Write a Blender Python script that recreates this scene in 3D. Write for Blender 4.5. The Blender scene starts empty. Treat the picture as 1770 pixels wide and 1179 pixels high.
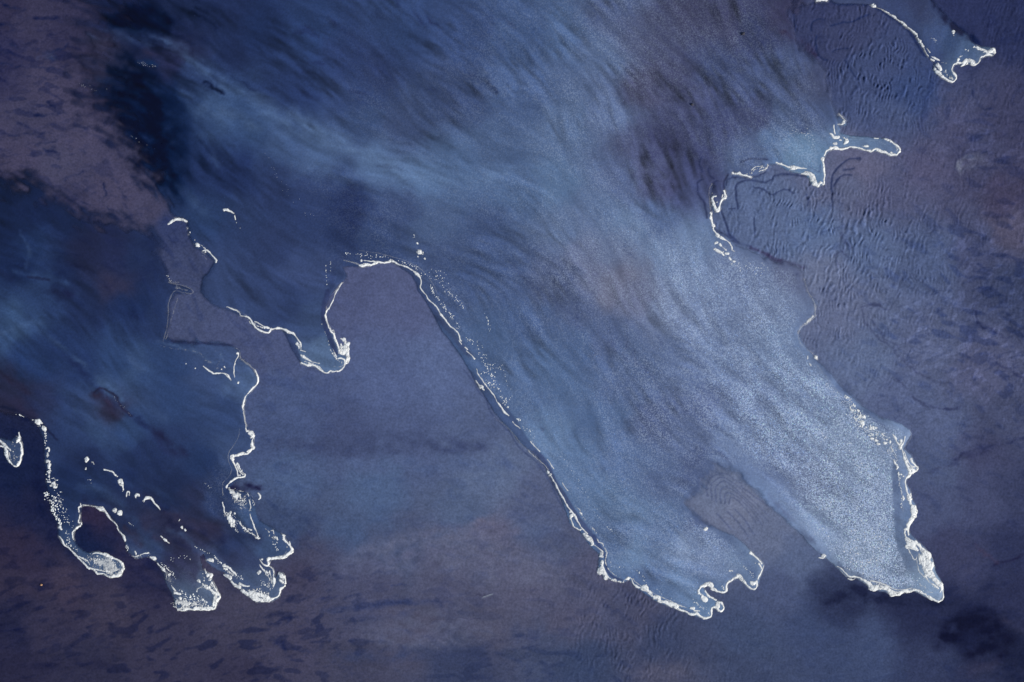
import bpy, math, numpy as np
from mathutils import Vector

# ------------------------------------------------------------------ camera, sky, sun, exposure
S = 0.02                       # metres per unit of the plan (1770 x 1179 units in view)
CX, CY = 885.0, 589.5
CAM_H = 40.0
sc = bpy.context.scene
cam_d = bpy.data.cameras.new("camera"); cam = bpy.data.objects.new("camera", cam_d)
sc.collection.objects.link(cam); sc.camera = cam
cam.location = (0, 0, CAM_H); cam.rotation_euler = (0, 0, 0)
cam_d.sensor_width = 36.0; cam_d.lens = 36.0 * CAM_H / (1770 * S)
cam_d.clip_start = 0.1; cam_d.clip_end = 5000

SUN_EL, SUN_AZ = math.radians(30), math.radians(-25)      # azimuth counter-clockwise from +X
w = bpy.data.worlds.new("World"); sc.world = w; w.use_nodes = True
nt = w.node_tree; nt.nodes.clear()
sky = nt.nodes.new("ShaderNodeTexSky"); sky.sky_type = 'NISHITA'; sky.sun_disc = False
sky.sun_elevation = SUN_EL; sky.sun_rotation = math.pi/2 - SUN_AZ
bg = nt.nodes.new("ShaderNodeBackground"); bg.inputs[1].default_value = 0.1
wo = nt.nodes.new("ShaderNodeOutputWorld")
nt.links.new(sky.outputs[0], bg.inputs[0]); nt.links.new(bg.outputs[0], wo.inputs[0])
sun_d = bpy.data.lights.new("sun", 'SUN'); sun_d.energy = 3.6; sun_d.angle = math.radians(4); sun_d.color = (1, .95, .88)
sun = bpy.data.objects.new("sun", sun_d); sc.collection.objects.link(sun)
sd = Vector((math.cos(SUN_EL)*math.cos(SUN_AZ), math.cos(SUN_EL)*math.sin(SUN_AZ), math.sin(SUN_EL)))
sun.rotation_euler = (-sd).to_track_quat('-Z', 'Y').to_euler()
sc.view_settings.view_transform = 'Standard'; sc.view_settings.look = 'None'
sc.view_settings.exposure = 0.0; sc.view_settings.gamma = 1.0
GAIN_S = np.array([.79, .83, .90]); GAIN_W = np.array([.965, .92, .93])     # light reaching a flat bed, used to turn seen tone into albedo

# ------------------------------------------------------------------ numeric helpers
rng = np.random.default_rng(7)
TAB = rng.random((16, 256, 256)).astype(np.float32)
def vn(x, y, seed=0):                         # value noise 0..1
    xi = np.floor(x).astype(np.int64); yi = np.floor(y).astype(np.int64)
    fx = (x - xi).astype(np.float32); fy = (y - yi).astype(np.float32)
    fx = fx*fx*fx*(fx*(fx*6-15)+10); fy = fy*fy*fy*(fy*(fy*6-15)+10)
    t = TAB[seed % 16]; o = (seed // 16) * 37
    a = t[(yi+o) & 255, xi & 255]; b = t[(yi+o) & 255, (xi+1) & 255]
    c = t[(yi+1+o) & 255, xi & 255]; d = t[(yi+1+o) & 255, (xi+1) & 255]
    return (a*(1-fx)+b*fx)*(1-fy) + (c*(1-fx)+d*fx)*fy
def fbm(x, y, s, seed=0, oct=4, g=.5):        # -1..1 , s = feature size
    r = 0; a = 1; n = 0
    for i in range(oct):
        r = r + a*(vn(x/s*2**i + 13.7*i, y/s*2**i + 5.3*i, seed+i)*2-1); n += a; a *= g
    return r/n
def sstep(a, b, x):
    t = np.clip((x-a)/(b-a), 0, 1); return t*t*(3-2*t)
class Field:                                  # scattered values -> coarse smooth grid -> bilinear sampling
    X0, Y0, ST = -420, -320, 6
    NX, NY = 440, 306
    def __init__(self, pts, p=2.0, r0=18.0):
        pts = np.array(pts, float)
        xs = self.X0 + self.ST*np.arange(self.NX); ys = self.Y0 + self.ST*np.arange(self.NY)
        X, Y = np.meshgrid(xs, ys); k = pts.shape[1]-2
        num = np.zeros(X.shape+(k,)); den = np.zeros(X.shape)
        for q in pts:
            ww = 1.0/((X-q[0])**2+(Y-q[1])**2+r0*r0)**p
            den += ww; num += ww[..., None]*q[2:]
        self.g = (num/den[..., None]).astype(np.float32)
    def __call__(self, x, y):
        return bil(self.g, (x-self.X0)/self.ST, (y-self.Y0)/self.ST)
def bil(g, u, v):
    h, ww = g.shape[:2]
    u = np.clip(u, 0, ww-1.001); v = np.clip(v, 0, h-1.001)
    i = u.astype(np.int32); j = v.astype(np.int32); fu = (u-i); fv = (v-j)
    if g.ndim == 3: fu = fu[..., None]; fv = fv[..., None]
    return (g[j, i]*(1-fu)+g[j, i+1]*fu)*(1-fv)+(g[j+1, i]*(1-fu)+g[j+1, i+1]*fu)*fv
def pts(s, k):
    return [list(map(float, e.split(','))) for e in s.split()]
def seg_dist(x, y, P, need_w=True):
    """distance to polyline P (x,y,w) and interpolated width at the nearest point"""
    best = np.full(x.shape, 1e9, np.float32); bw = np.zeros(x.shape, np.float32)
    P = [tuple(p) if len(p) > 2 else (p[0], p[1], 1) for p in P]
    if len(P) == 1: P = P*2
    for a, b in zip(P[:-1], P[1:]):
        dx, dy = b[0]-a[0], b[1]-a[1]; L = dx*dx+dy*dy+1e-9
        t = np.clip(((x-a[0])*dx+(y-a[1])*dy)/L, 0, 1)
        d = np.hypot(x-a[0]-t*dx, y-a[1]-t*dy); ww = a[2]+t*(b[2]-a[2])
        m = (d-ww) < (best-bw)
        best = np.where(m, d, best); bw = np.where(m, ww, bw)
    return best, bw
def smooth_path(P, n=4):                      # Catmull-Rom through the points
    P = np.array(P, float)
    if len(P) < 3: return P
    Q = np.vstack([2*P[0]-P[1], P, 2*P[-1]-P[-2]]); out = []
    for i in range(1, len(Q)-2):
        for k in range(n):
            t = k/n
            out.append(.5*((2*Q[i])+(-Q[i-1]+Q[i+1])*t+(2*Q[i-1]-5*Q[i]+4*Q[i+1]-Q[i+2])*t*t+(-Q[i-1]+3*Q[i]-3*Q[i+1]+Q[i+2])*t**3))
    out.append(Q[-2]); return np.array(out)
def polysdf(x, y, P):                         # >0 inside
    P = np.array(P, float); d = np.full(x.shape, 1e9, np.float32); ins = np.zeros(x.shape, bool)
    n = len(P)
    for i in range(n):
        a = P[i]; b = P[(i+1) % n]
        dx, dy = b-a; L = dx*dx+dy*dy+1e-9
        t = np.clip(((x-a[0])*dx+(y-a[1])*dy)/L, 0, 1)
        d = np.minimum(d, (x-a[0]-t*dx)**2+(y-a[1]-t*dy)**2)
        if a[1] != b[1]:
            c = ((a[1] > y) != (b[1] > y)) & (x < (b[0]-a[0])*(y-a[1])/(b[1]-a[1])+a[0])
            ins ^= c
    d = np.sqrt(d); return np.where(ins, d, -d)
def s2l(c):
    c = np.asarray(c, np.float32)/255.0
    return np.where(c <= .04045, c/12.92, ((c+.055)/1.055)**2.4)

CROP = dict(A=(0,700), B=(60,840), C=(180,780), D=(200,920), E=(330,900), F=(330,740), G=(270,590), H=(260,340),
            I=(400,500), J=(540,400), K=(700,480), L=(780,630), M=(900,780), N=(1000,920), O=(1140,920), Q=(1360,0),
            R=(1520,0), S=(1360,190), T=(1190,260), U=(1180,380), V=(1420,660), W=(1480,780), X=(1420,900),
            a=(0,0), b=(440,0), c=(880,0), d=(1320,0), e=(0,400), f=(440,400), g=(880,400), h=(1320,400),
            i=(0,779), j=(440,779), k=(880,779), l=(1320,779), z=(0,0))
def path(crop, s, closed=False):
    """plan points from 'x,y,w x,y,w' measured in one of the survey tiles"""
    ox, oy = CROP[crop]; f = 1.0 if crop == 'z' else (7.367 if crop.isupper() else 2.9467)
    P = np.array([[float(v) for v in e.split(',')] for e in s.split()])/f
    P[:, 0] += ox; P[:, 1] += oy
    return P
# ------------------------------------------------------------------ what the bed and the water look like, point by point (x,y,r,g,b), dimming at left and lower right painted in
SAND_C = """0,0,58,52,80 60,30,66,60,88 120,60,60,55,84 0,100,55,52,85 90,150,78,70,98 180,140,62,55,82 40,200,74,68,96 150,230,82,74,102
30,270,78,70,98 110,290,80,74,102 200,320,82,74,102 230,280,76,70,98 270,360,78,72,100 120,350,66,62,92 300,400,58,66,108 320,450,62,70,112
330,540,70,78,120 400,570,72,80,124 470,600,74,82,126 480,700,72,84,130 480,760,68,80,125 600,500,78,84,128 680,520,82,88,132 660,650,80,90,136
760,640,85,96,142 600,760,68,76,118 700,760,76,85,128 820,760,80,90,132 500,830,74,90,135 650,850,76,92,136 850,820,92,104,145 800,880,80,92,132
600,900,70,82,122 480,900,60,72,112 930,880,84,92,132 700,950,72,76,110 560,970,70,68,98 850,930,88,84,115 960,950,82,84,118 760,990,82,78,108
640,1010,76,72,102 550,1050,70,66,94 900,1010,86,82,112 1000,1000,82,80,112 700,1080,78,72,98 850,1080,80,76,104 980,1060,82,78,108
1100,1060,72,74,108 600,1150,66,62,88 800,1140,58,62,96 950,1110,70,74,108 1000,1150,58,66,102 1150,1120,58,66,104 1150,1165,75,76,108
1300,1100,62,72,112 1300,1165,60,68,106 1350,1030,70,78,120 1420,1080,58,68,110 1280,870,105,110,148 1330,920,95,102,142 1380,980,82,92,135
1240,840,100,108,148 1500,1120,60,70,112 1450,1045,44,50,86 1600,1060,38,42,76 1680,1090,28,32,64 1750,1050,42,45,80 1740,1120,30,34,64
1700,1160,42,46,80 1620,1150,50,56,94 1650,960,58,60,98 1750,960,46,50,88 1620,880,70,76,118 1700,850,64,68,108 1760,850,56,60,98
1620,800,74,82,124 1700,780,62,64,102 1640,740,80,88,132 1740,720,66,70,108 1560,690,82,90,135 1500,620,88,98,142 1600,600,82,88,130
1700,650,78,80,120 1420,470,98,104,145 1450,530,92,98,140 1500,430,82,94,140 1600,450,74,84,128 1700,430,66,70,110 1760,500,56,62,100
1300,380,84,96,142 1400,400,86,100,148 1450,330,86,90,130 1480,290,92,90,128 1550,330,78,80,120 1600,280,76,74,112 1700,280,62,62,98
1550,200,72,76,118 1650,200,72,68,104 1750,180,62,58,92 1750,50,44,46,84 1680,30,46,48,88 1450,60,60,60,98 1420,20,56,56,95
1500,120,64,68,110 1580,160,58,66,112 1750,340,64,60,94 1740,400,76,72,104 30,820,28,36,72 60,900,34,38,72 30,960,48,42,68 100,1010,60,52,76
200,1050,60,54,78 80,1090,52,48,74 30,1090,38,38,66 20,1150,42,40,66 150,1150,48,46,72 280,1120,56,52,78 400,1100,62,58,84 400,1160,54,50,76
170,890,48,42,72 150,925,28,34,68 230,1000,44,42,72 320,920,62,54,80 420,1060,66,62,88 520,1100,66,62,90 520,1000,64,60,88 20,1000,52,46,70"""
WATER_C = """200,20,28,36,72 260,40,22,32,68 320,10,32,44,82 400,20,34,48,90 180,100,55,55,88 200,160,28,36,72 250,200,20,38,80 300,180,22,42,84
230,230,28,42,84 280,270,26,44,86 300,100,40,44,80 350,130,46,66,112 400,90,34,48,90 440,40,34,52,98 380,190,62,90,140 430,200,58,86,138
300,330,38,56,102 350,300,34,50,94 400,300,34,50,96 350,370,44,66,112 420,380,48,66,112 470,420,50,66,112 430,480,54,72,120 380,480,56,74,120
500,520,52,70,118 540,560,64,86,134 560,620,92,120,165 520,480,62,80,130 480,330,46,62,108 500,150,42,60,108 550,60,44,66,116 600,100,46,64,114
600,160,52,72,122 500,230,66,92,142 560,260,76,104,155 650,290,88,118,168 720,305,90,122,172 800,300,80,110,160 620,220,58,80,128 700,220,62,80,126
650,120,48,64,112 700,50,50,72,122 800,60,56,78,130 780,160,58,76,122 900,60,64,90,142 900,160,72,98,150 980,60,76,104,154 860,260,74,100,148
980,220,86,112,158 960,320,92,124,172 880,340,80,110,160 600,350,38,54,102 540,340,50,68,118 600,390,38,54,100 680,370,62,82,132 760,380,74,98,146
850,400,64,86,136 800,450,64,86,136 880,470,66,88,138 760,440,64,84,132 650,420,52,72,120 900,560,70,96,148 860,600,76,104,154 960,480,72,86,128
980,400,96,120,166 1040,440,108,126,168 1050,500,112,116,148 1090,480,112,116,148 1030,460,108,116,154 1000,440,100,112,154 1000,530,78,96,145 1040,350,96,122,170 1050,200,94,116,164 1040,100,92,116,164
1060,20,76,92,138 1100,60,82,92,134 1150,60,74,80,120 1120,150,78,80,118 1180,20,66,68,104 1250,40,64,66,104 1170,140,72,76,116 1120,300,78,84,124
1100,260,78,86,130 1080,320,88,108,158 1150,250,62,66,108 1200,170,72,78,122 1250,120,66,80,128 1300,140,70,86,134 1300,60,52,60,102 1340,30,60,60,98
1350,110,72,88,136 1400,140,74,84,126 1250,220,64,72,118 1300,200,66,74,120 1350,190,78,98,146 1400,200,74,92,140 1390,260,108,146,190
1340,250,92,122,172 1280,270,84,104,152 1480,245,108,138,182 1530,255,100,124,168 1150,320,70,74,116 1180,340,74,84,132 1210,280,62,68,112
1150,380,86,110,160 1080,380,104,132,178 1130,440,112,138,184 1200,420,108,134,180 1200,480,116,140,188 1150,530,112,130,172 1100,520,104,112,150
1250,520,112,134,182 1300,470,104,124,170 1330,520,110,130,174 1360,470,100,112,154 1050,580,80,100,150 1000,600,76,104,156 960,640,80,110,160
900,680,84,112,162 1100,620,80,102,150 1100,680,78,100,150 1130,720,74,90,138 1170,640,96,118,168 1250,620,108,132,182 1350,600,112,138,186
1300,700,112,136,188 1200,700,88,106,156 1180,760,92,112,162 1030,720,84,114,166 960,760,100,132,180 1000,800,96,128,178 1080,800,88,116,168
1150,830,84,106,156 1200,800,78,96,146 1280,770,110,134,184 1350,740,112,138,188 1400,700,120,146,196 1450,760,132,158,204 1500,800,130,156,202
1400,830,112,132,180 1350,800,104,126,178 1330,850,120,146,196 1420,900,130,156,202 1500,880,124,148,196 1500,960,146,172,214 1420,930,136,162,208
1560,1000,124,150,196 1600,1000,140,168,205 1580,940,96,124,172 1050,860,92,124,172 1100,880,100,132,180 1150,920,92,120,170 1060,930,84,112,162
1100,960,104,136,182 1180,950,128,152,196 1230,960,116,140,188 1120,1000,84,112,164 1180,1000,104,136,184 1150,1020,92,122,172 1200,980,96,122,174
1250,940,98,120,166 1290,970,110,136,180 1210,1040,104,136,182 1230,890,78,96,146
20,330,18,30,62 60,360,26,40,80 120,380,28,42,82 0,400,24,38,76 50,430,34,54,98 80,450,40,60,106 20,460,26,42,84 60,500,44,66,112 30,560,58,86,132
0,570,52,78,124 100,470,28,42,82 150,430,34,40,74 200,430,38,46,86 190,490,50,52,86 150,520,32,46,86 230,530,32,50,96 270,560,42,60,106
250,450,36,50,92 100,600,38,58,106 50,620,38,60,108 20,660,42,46,78 0,700,42,42,72 60,700,44,54,94 150,640,38,58,108 200,620,46,70,118
230,640,58,84,132 280,640,48,72,122 350,640,62,84,134 380,600,66,88,138 420,660,78,104,152 300,700,50,74,124 380,720,54,76,126 180,670,64,92,140
190,700,50,50,78 170,740,58,84,132 120,720,48,68,116 230,740,52,78,128 100,760,44,62,108 150,790,36,50,92 250,780,38,54,98 300,760,44,62,108
350,800,38,58,104 400,770,62,84,132 380,860,44,62,108 300,840,34,48,88 230,830,34,50,94 120,830,30,46,88 150,850,38,56,100 100,900,36,54,98
120,940,62,86,130 180,970,84,108,148 220,900,38,50,90 260,940,56,76,120 250,910,52,52,84 300,900,46,48,80 340,880,42,48,82 350,920,50,48,78
300,960,48,50,84 330,990,58,60,94 320,1030,84,104,142 360,1010,96,116,150 400,930,44,60,104 430,890,62,88,134 400,960,50,58,96 440,960,54,66,106
470,940,66,90,136 420,1000,74,94,136 460,1020,88,108,148 380,985,80,100,144 20,780,60,80,120
1560,30,60,76,124 1600,60,62,82,132 1640,60,56,80,130 1660,90,76,104,152 1620,100,54,72,122 1640,120,78,104,148 1700,90,88,110,148
1480,0,64,78,124 1580,5,52,62,104"""
ANG = """300,100,25 500,100,40 700,80,45 900,60,50 300,300,45 500,250,22 700,300,20 900,320,25 1000,400,45 900,550,50 1000,700,50 1100,900,35
1150,1000,35 1250,650,45 1400,850,40 1500,950,42 1100,250,65 1200,200,62 1300,150,50 1220,320,75 1350,250,30 50,350,40 50,450,20 100,600,45
250,550,60 200,750,40 300,850,35 350,950,45 400,1000,45 100,150,12 50,250,8 200,300,50 100,1050,160 300,1100,170 500,1050,175 700,1000,175
900,1100,0 1500,1100,0 1700,1000,170 1600,600,30 1700,700,35 1500,450,35 1600,500,30 1700,300,15 1650,100,110 1500,100,110 600,700,10 1300,350,100"""
# strength of: drawn-out streaks, blotches, sand ripples, painted glints
AMP = """100,150,.5,1.1,0,0 50,250,.4,1.1,0,0 200,300,.4,.6,0,.1 250,100,1,.8,0,.1 300,250,.8,.1,0,.2 500,150,1.1,.1,0,.25 700,60,1.1,.1,0,.3 700,200,.8,0,0,.5
600,300,.7,0,0,.4 900,100,1,.1,0,.6 850,250,.7,0,0,.6 1000,200,.6,.1,0,.9 1000,350,.7,0,0,.9 450,400,.6,.1,0,.2 700,400,.5,0,0,.5 850,500,.6,0,0,.6
950,650,.7,0,0,.7 1050,450,.4,.2,0,1.2 1080,560,.8,.3,0,.9 1000,800,.5,.2,0,.9 1100,900,.7,.2,0,1.3 1200,960,.4,.1,0,2.2 1150,1010,.9,.1,0,1.0
1200,500,.4,.1,0,2.2 1300,600,.4,.1,0,2.6 1385,650,.5,.1,0,3.0 1350,560,.4,.1,0,2.4 1330,500,.4,.1,0,2.0 1455,725,.5,.1,0,3.2 1500,780,.5,.1,0,3.6 1000,560,.7,.2,0,.9 1350,750,.6,.1,0,3.2 1450,850,.6,.1,0,3.8 1500,980,.4,0,0,4.2 1150,700,.8,.2,0,1.3 1100,100,.7,.3,.1,1 1180,60,.8,.5,.1,.7
1150,250,1.5,.3,.1,.5 1220,200,2.0,.3,.1,.6 1300,130,1.7,.3,.1,.7 1200,310,1.6,.3,.1,.3 1370,150,1.1,.3,.1,.8 1380,260,.3,0,0,1.8 1300,260,.9,.1,0,.9
1500,250,.4,0,0,.2 1450,60,.4,.3,.6,0 1500,100,.2,.2,1.5,0 1560,140,.2,.2,1.6,0 1480,180,.2,.3,1,0 1600,230,.3,.4,.5,0 1650,190,.5,.7,.2,0 1740,60,.6,.5,.5,0
1700,280,.7,.8,.2,0 1600,300,.5,.5,.3,0 1480,280,.1,.1,.1,0 1400,360,.2,.3,1.1,0 1300,360,.6,.2,.5,0 1350,400,.2,.2,1,0 1500,380,.2,.2,1.3,0 1430,480,.2,.2,.9,0
1420,560,.2,.2,.7,0 1550,450,.6,.6,.7,0 1600,550,.8,1,.3,0 1700,450,.8,1,.3,0 1700,620,.9,1,.2,0 1500,650,.5,.5,.3,0 1620,720,.5,.5,.1,0 1650,850,.3,.3,.05,0
1700,1080,.5,.4,0,0 1450,1120,.3,.2,0,0 1280,860,.1,0,.0,0 1360,960,.4,.1,.1,0 1120,1050,.3,.4,.8,0 1080,1090,.4,.5,.5,0 1250,1120,.3,.2,.2,0
700,700,.15,.1,0,0 600,850,.15,.15,0,0 850,850,.3,.3,.05,0 700,980,.5,.35,0,0 900,1000,.5,.35,.1,0 550,1050,.7,1.3,0,0 750,1090,.6,.45,0,0 620,940,.3,.1,0,0 900,1150,.6,.6,0,0
400,1100,.6,1.5,0,0 250,1080,.6,1.4,0,0 100,1050,.6,1.1,0,0 60,950,.7,.9,0,0 200,930,.5,1,0,0 50,1150,.6,.6,0,0 40,850,.3,.2,0,0
50,380,1,.5,0,0 150,450,.7,1.2,0,.1 200,500,.5,1.1,0,.1 80,550,.9,.2,0,.1 200,620,.6,.2,0,.1 300,720,.4,.1,0,.1 120,720,.8,.4,0,.1 30,680,.7,.9,0,0
300,900,.7,1.4,0,.1 360,940,.7,1.4,0,.1 300,800,.6,.4,0,.1 400,860,.5,.4,0,.6 180,960,.3,.1,0,.5 330,1020,.3,.1,0,.5 440,1000,.4,.3,0,.3 1600,60,.7,.1,0,.4 1660,90,.3,0,0,.5"""

# water outlines
W_MAIN = path('z', """150,-330 148,-10 165,55 150,110 175,190 222,250 258,310 285,350 298,372 316,378 324,384 327,405 338,428 356,440 372,452 362,470 350,480 346,505
360,521 400,539 432,553 440,566 455,575 467,572 473,569 485,567 492,575 498,588 503,600 512,615 520,628 533,632 545,634 556,641 565,645 578,642 590,639
596,631 600,618 590,612 586,606 582,592 576,578 566,560 562,545 563,530 572,510 586,492 594,486 600,478 594,462 608,461 622,462 640,459 660,453 676,451 690,461 712,476
720,492 722,502 737,522 750,545 764,572 782,594 797,616 812,640 824,664 842,690 856,714 882,744 902,768 930,790 942,806 956,836 970,862 978,882 985,905 1000,916
1011,930 1021,945 1036,958 1034,985 1046,999 1064,1005 1078,1007 1088,1002 1098,1014 1118,1028 1138,1041 1170,1052 1190,1060 1220,1070 1229,1066
1230,1052 1237,1050 1245,1057 1251,1051 1248,1042 1237,1037 1226,1031 1219,1022 1215,1014 1221,1011 1228,1013 1240,1022 1251,1025 1257,1021 1257,1010
1267,1002 1276,998 1285,1005 1294,1014 1303,1019 1310,1012 1315,995 1320,976 1313,967 1300,955 1288,941 1266,925 1240,914 1222,904 1203,889 1187,871
1205,850 1222,828 1226,812 1240,808 1262,816 1292,840 1322,862 1350,890 1385,925 1412,952 1440,975 1463,996 1480,999 1500,1012 1508,1019 1530,1023 1545,1029
1562,1022 1580,1021 1600,1031 1622,1040 1630,1032 1630,1012 1616,986 1612,966 1598,946 1578,928 1570,916 1573,903 1585,886 1583,873 1575,860
1573,848 1566,835 1568,825 1585,811 1580,798 1574,786 1562,775 1568,762 1575,752 1573,743 1558,733 1530,724 1506,712 1482,694 1460,673 1440,652 1420,632
1400,607 1384,588 1379,573 1388,562 1404,551 1410,536 1407,520 1396,502 1390,487 1388,470 1372,458 1340,449 1305,438 1270,424 1256,408 1244,400 1234,392 1229,378 1226,352 1228,325
1234,318 1231,345 1238,364 1244,364 1250,342 1255,338 1251,326 1251,312 1258,302 1268,297 1285,304 1298,306 1318,296 1327,283 1345,284 1360,294
1375,299 1388,300 1398,308 1404,318 1413,323 1424,319 1426,300 1423,275 1431,262 1440,257 1470,254 1500,260 1520,262 1538,269 1550,268 1556,257 1545,246
1530,240 1500,237 1470,235 1452,230 1446,220 1448,213 1460,214 1461,207 1450,197 1440,182 1426,152 1424,125 1414,105 1382,84 1368,50 1366,20 1366,-330""")
W_LEFT = path('z', """-420,300 0,303 60,318 122,352 150,378 200,383 262,398 272,430 284,462 294,488 314,495 331,500 328,509 304,506 294,520 291,545 286,586
305,590 345,590 400,596 414,606 414,618 434,634 446,652 444,664 430,682 421,700 423,728 430,744 439,752 437,770 428,784 414,785 402,789 403,800
410,815 423,822 421,827 408,832 396,843 392,846 405,848 432,853 440,872 444,890 448,900 470,912 489,925 496,936 505,948 504,955 493,964 468,968
463,979 472,982 476,1000 482,990 490,992 493,1004 490,1014 484,1022 483,1033 470,1040 445,1041 430,1032 416,1019 400,1005 388,990 368,980
358,972 352,958 346,962 350,985 362,992 374,1018 380,1030 378,1036 372,1052 350,1055 338,1054 318,1056 304,1050 300,1032 286,1006 282,990 270,970 256,962 236,966
222,955 216,935 205,912 192,893 178,880 160,874 142,872 138,888 139,905 127,915 126,932 134,945 150,956 170,954 195,966 210,974 214,984 208,996
190,998 176,992 160,984 148,974 132,958 120,945 108,937 102,925 100,905 92,880 82,850 78,800 76,760 66,738 45,722 0,712 -420,700""")
W_EDGE = path('z', "-40,762 0,765 8,772 8,785 14,796 24,806 30,806 36,796 39,784 38,770 35,757 28,755 18,762 0,757 -40,745")
W_TOP = path('z', """1372,-330 1374,20 1385,9 1405,3 1436,2 1452,7 1475,6 1505,8 1528,18 1552,33 1577,53 1588,70 1598,88 1608,102 1616,110 1614,120 1624,132 1645,142
1653,136 1652,128 1646,120 1650,111 1660,110 1662,114 1672,110 1684,112 1692,108 1700,98 1714,97 1721,91 1719,84 1710,82 1690,80 1680,72 1674,60 1655,46 1640,32 1618,12 1606,-10 1590,-330""")
SAND = Field(pts(SAND_C, 5)); WATER = Field(pts(WATER_C, 5)); AMPF = Field(pts(AMP, 6), 2.0, 40)
def _ang(s):
    out = []
    for x, y, a in pts(s, 3):
        a = math.radians(2*a); out.append([x, y, math.cos(a), math.sin(a)])
    return out
ANGF = Field(_ang(ANG), 1.5, 60)
SOFT = Field(pts("""200,100,60 160,0,60 180,190,52 250,280,34 285,345,10 100,350,24 0,303,30 200,383,22 262,410,16 290,480,5 300,385,3 1366,50,8 1192,878,5 1234,330,3
1300,440,3 1440,170,7 1424,110,9 330,500,1.6 30,715,4 100,900,3 350,455,3 0,720,5 300,600,7 292,560,6 288,520,5 350,592,6 400,597,4 340,500,4 360,525,4 1225,850,12 1228,815,14 1245,808,12 1200,868,9 1270,824,8 1300,846,6 1340,880,4 1395,500,7 1408,530,6 1390,562,5 1382,580,5 1420,632,4 1460,673,4 1330,449,8 1640,30,3 1600,-10,5 1700,60,3 450,560,1.3 600,600,1.3 700,470,1.3
850,700,1.3 1000,900,1.3 1100,1010,1.2 1250,1020,1.2 1300,950,1.3 1500,1010,1.2 1600,960,1.2 1570,800,1.3 1450,670,2 1500,250,1.3 1400,310,1.2 430,700,1.3
430,850,1.5 480,980,1.2 350,1040,1.2 200,980,1.3 30,780,1.2 1500,15,1.5 1600,100,1.5 1700,90,1.2 1240,400,2 1390,480,3 1390,580,2 1400,610,2 1280,930,2 1400,950,2""", 3), 2.0, 8)

# ---- drawn-out streaks: noise smeared along the direction the water ran
LX0, LY0, LST, LNX, LNY = -200, -200, 2.0, 1086, 790
def lic(seed, cell, step, n):
    xs = LX0+LST*np.arange(LNX, dtype=np.float32); ys = LY0+LST*np.arange(LNY, dtype=np.float32)
    X, Y = np.meshgrid(xs, ys)
    src = (fbm(X, Y, cell, seed, 2)).astype(np.float32)
    V = ANGF(X, Y); wob = fbm(X, Y, 90, 40, 2)*.5
    a = .5*np.arctan2(V[..., 1], V[..., 0])+wob
    ang = np.stack([np.cos(a), np.sin(a)], -1).astype(np.float32)
    acc = src.copy()
    for sg in (1, -1):
        x, y = X.copy(), Y.copy(); d = ang*sg
        for k in range(n):
            x += d[..., 0]*step; y += d[..., 1]*step
            u = (x-LX0)/LST; v = (y-LY0)/LST
            acc += bil(src, u, v)
            ui = np.clip(u, 0, LNX-1).astype(np.int32); vi = np.clip(v, 0, LNY-1).astype(np.int32)
            nd = ang[vi, ui]; s_ = np.sign((nd*d).sum(-1, keepdims=True)); s_[s_ == 0] = 1; d = nd*s_
    acc -= acc.mean(); return acc/acc.std()
LIC_A = lic(3, 18, 5, 6); LIC_B = lic(9, 7, 3, 4); LIC_C = lic(5, 10, 3, 4)
def streak(L, x, y): return bil(L, (x-LX0)/LST, (y-LY0)/LST)

# ---- local marks: (layer, tile, path, r,g,b, strength, softness)
DABS = []
def dab(layer, crop, s, col, k, soft=4):
    DABS.append((layer, smooth_path(path(crop, s)), col, k, soft))
DK = (28, 32, 66); DK2 = (40, 48, 88); BR = (58, 44, 72); PB = (92, 122, 172)
for s, w_ in (("115,390 100,300 100,150 170,80 300,40 420,10 560,5", 6), ("560,320 700,290 850,260 950,220 1050,180", 9), ("380,460 370,560 400,680 460,750 520,765", 8),
              ("310,380 330,280 400,240 480,250", 6), ("590,660 640,620 780,615", 6), ("740,760 820,900 900,1000", 5), ("560,1 640,50 760,60 900,45 1060,65 1130,90 1300,200 1480,330 1600,450 1700,620 1768,720", 14)):
    dab('S', 'Q', " ".join(f"{p},{w_}" for p in s.split()), (30, 38, 80), .85, 1.4)  # dark arcs: shade of the steep lobe edges painted into the sand
dab('B', 'Q', "-60,400,25 40,450,25 180,530,25 300,640,30 400,720,26", (52, 42, 74), .7, 5)
for s, w_ in (("940,618 830,620 740,660 640,740 585,830 570,960 575,1175", 9), ("830,830 720,830 640,890 600,970", 9), ("860,745 720,762", 7)):
    dab('S', 'S', " ".join(f"{p},{w_}" for p in s.split()), (36, 44, 86), .9, 1.5)  # more lobe edges, steep faces in shadow drawn as dark lines
for s, w_ in (("290,235 255,240 290,340 320,365", 9), ("150,90 135,180 180,268", 10), ("370,395 300,430 260,520 270,640 290,760", 7), ("190,370 125,395 110,460 130,560 200,680 230,860", 10),
              ("640,740 610,600 610,450 660,400 760,380 940,400 1060,380 1090,330 1200,300 1500,320", 8), ("830,460 960,500 1080,565 1220,490 1350,540", 7),
              ("1500,560 1530,640 1510,700", 6), ("500,310 460,380 450,440 470,520", 12), ("600,350 500,360 480,440", 6), ("420,760 480,930 540,1090 640,1170", 9), ("835,860 850,1080", 6), ("520,740 600,730", 5),
              ("660,150 800,110 1000,120", 10), ("560,340 800,350 980,280", 6)):
    dab('B', 'T', " ".join(f"{p},{w_}" for p in s.split()), (34, 42, 84), .85, 1.5)  # lobe edges again, their shade painted as thin dark strokes
dab('B', 'U', "395,90,14 470,160,22 600,210,26 650,270,16 800,330,16 860,350,14", (56, 66, 112), .75, 2.5)
dab('B', 'U', "860,350,14 1050,430,18 1200,520,22 1330,550,20 1450,580,16 1545,600,10", (60, 56, 98), .75, 3)
dab('B', 'U', "1380,710,16 1450,710,10", (58, 66, 112), .6, 2)
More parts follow.
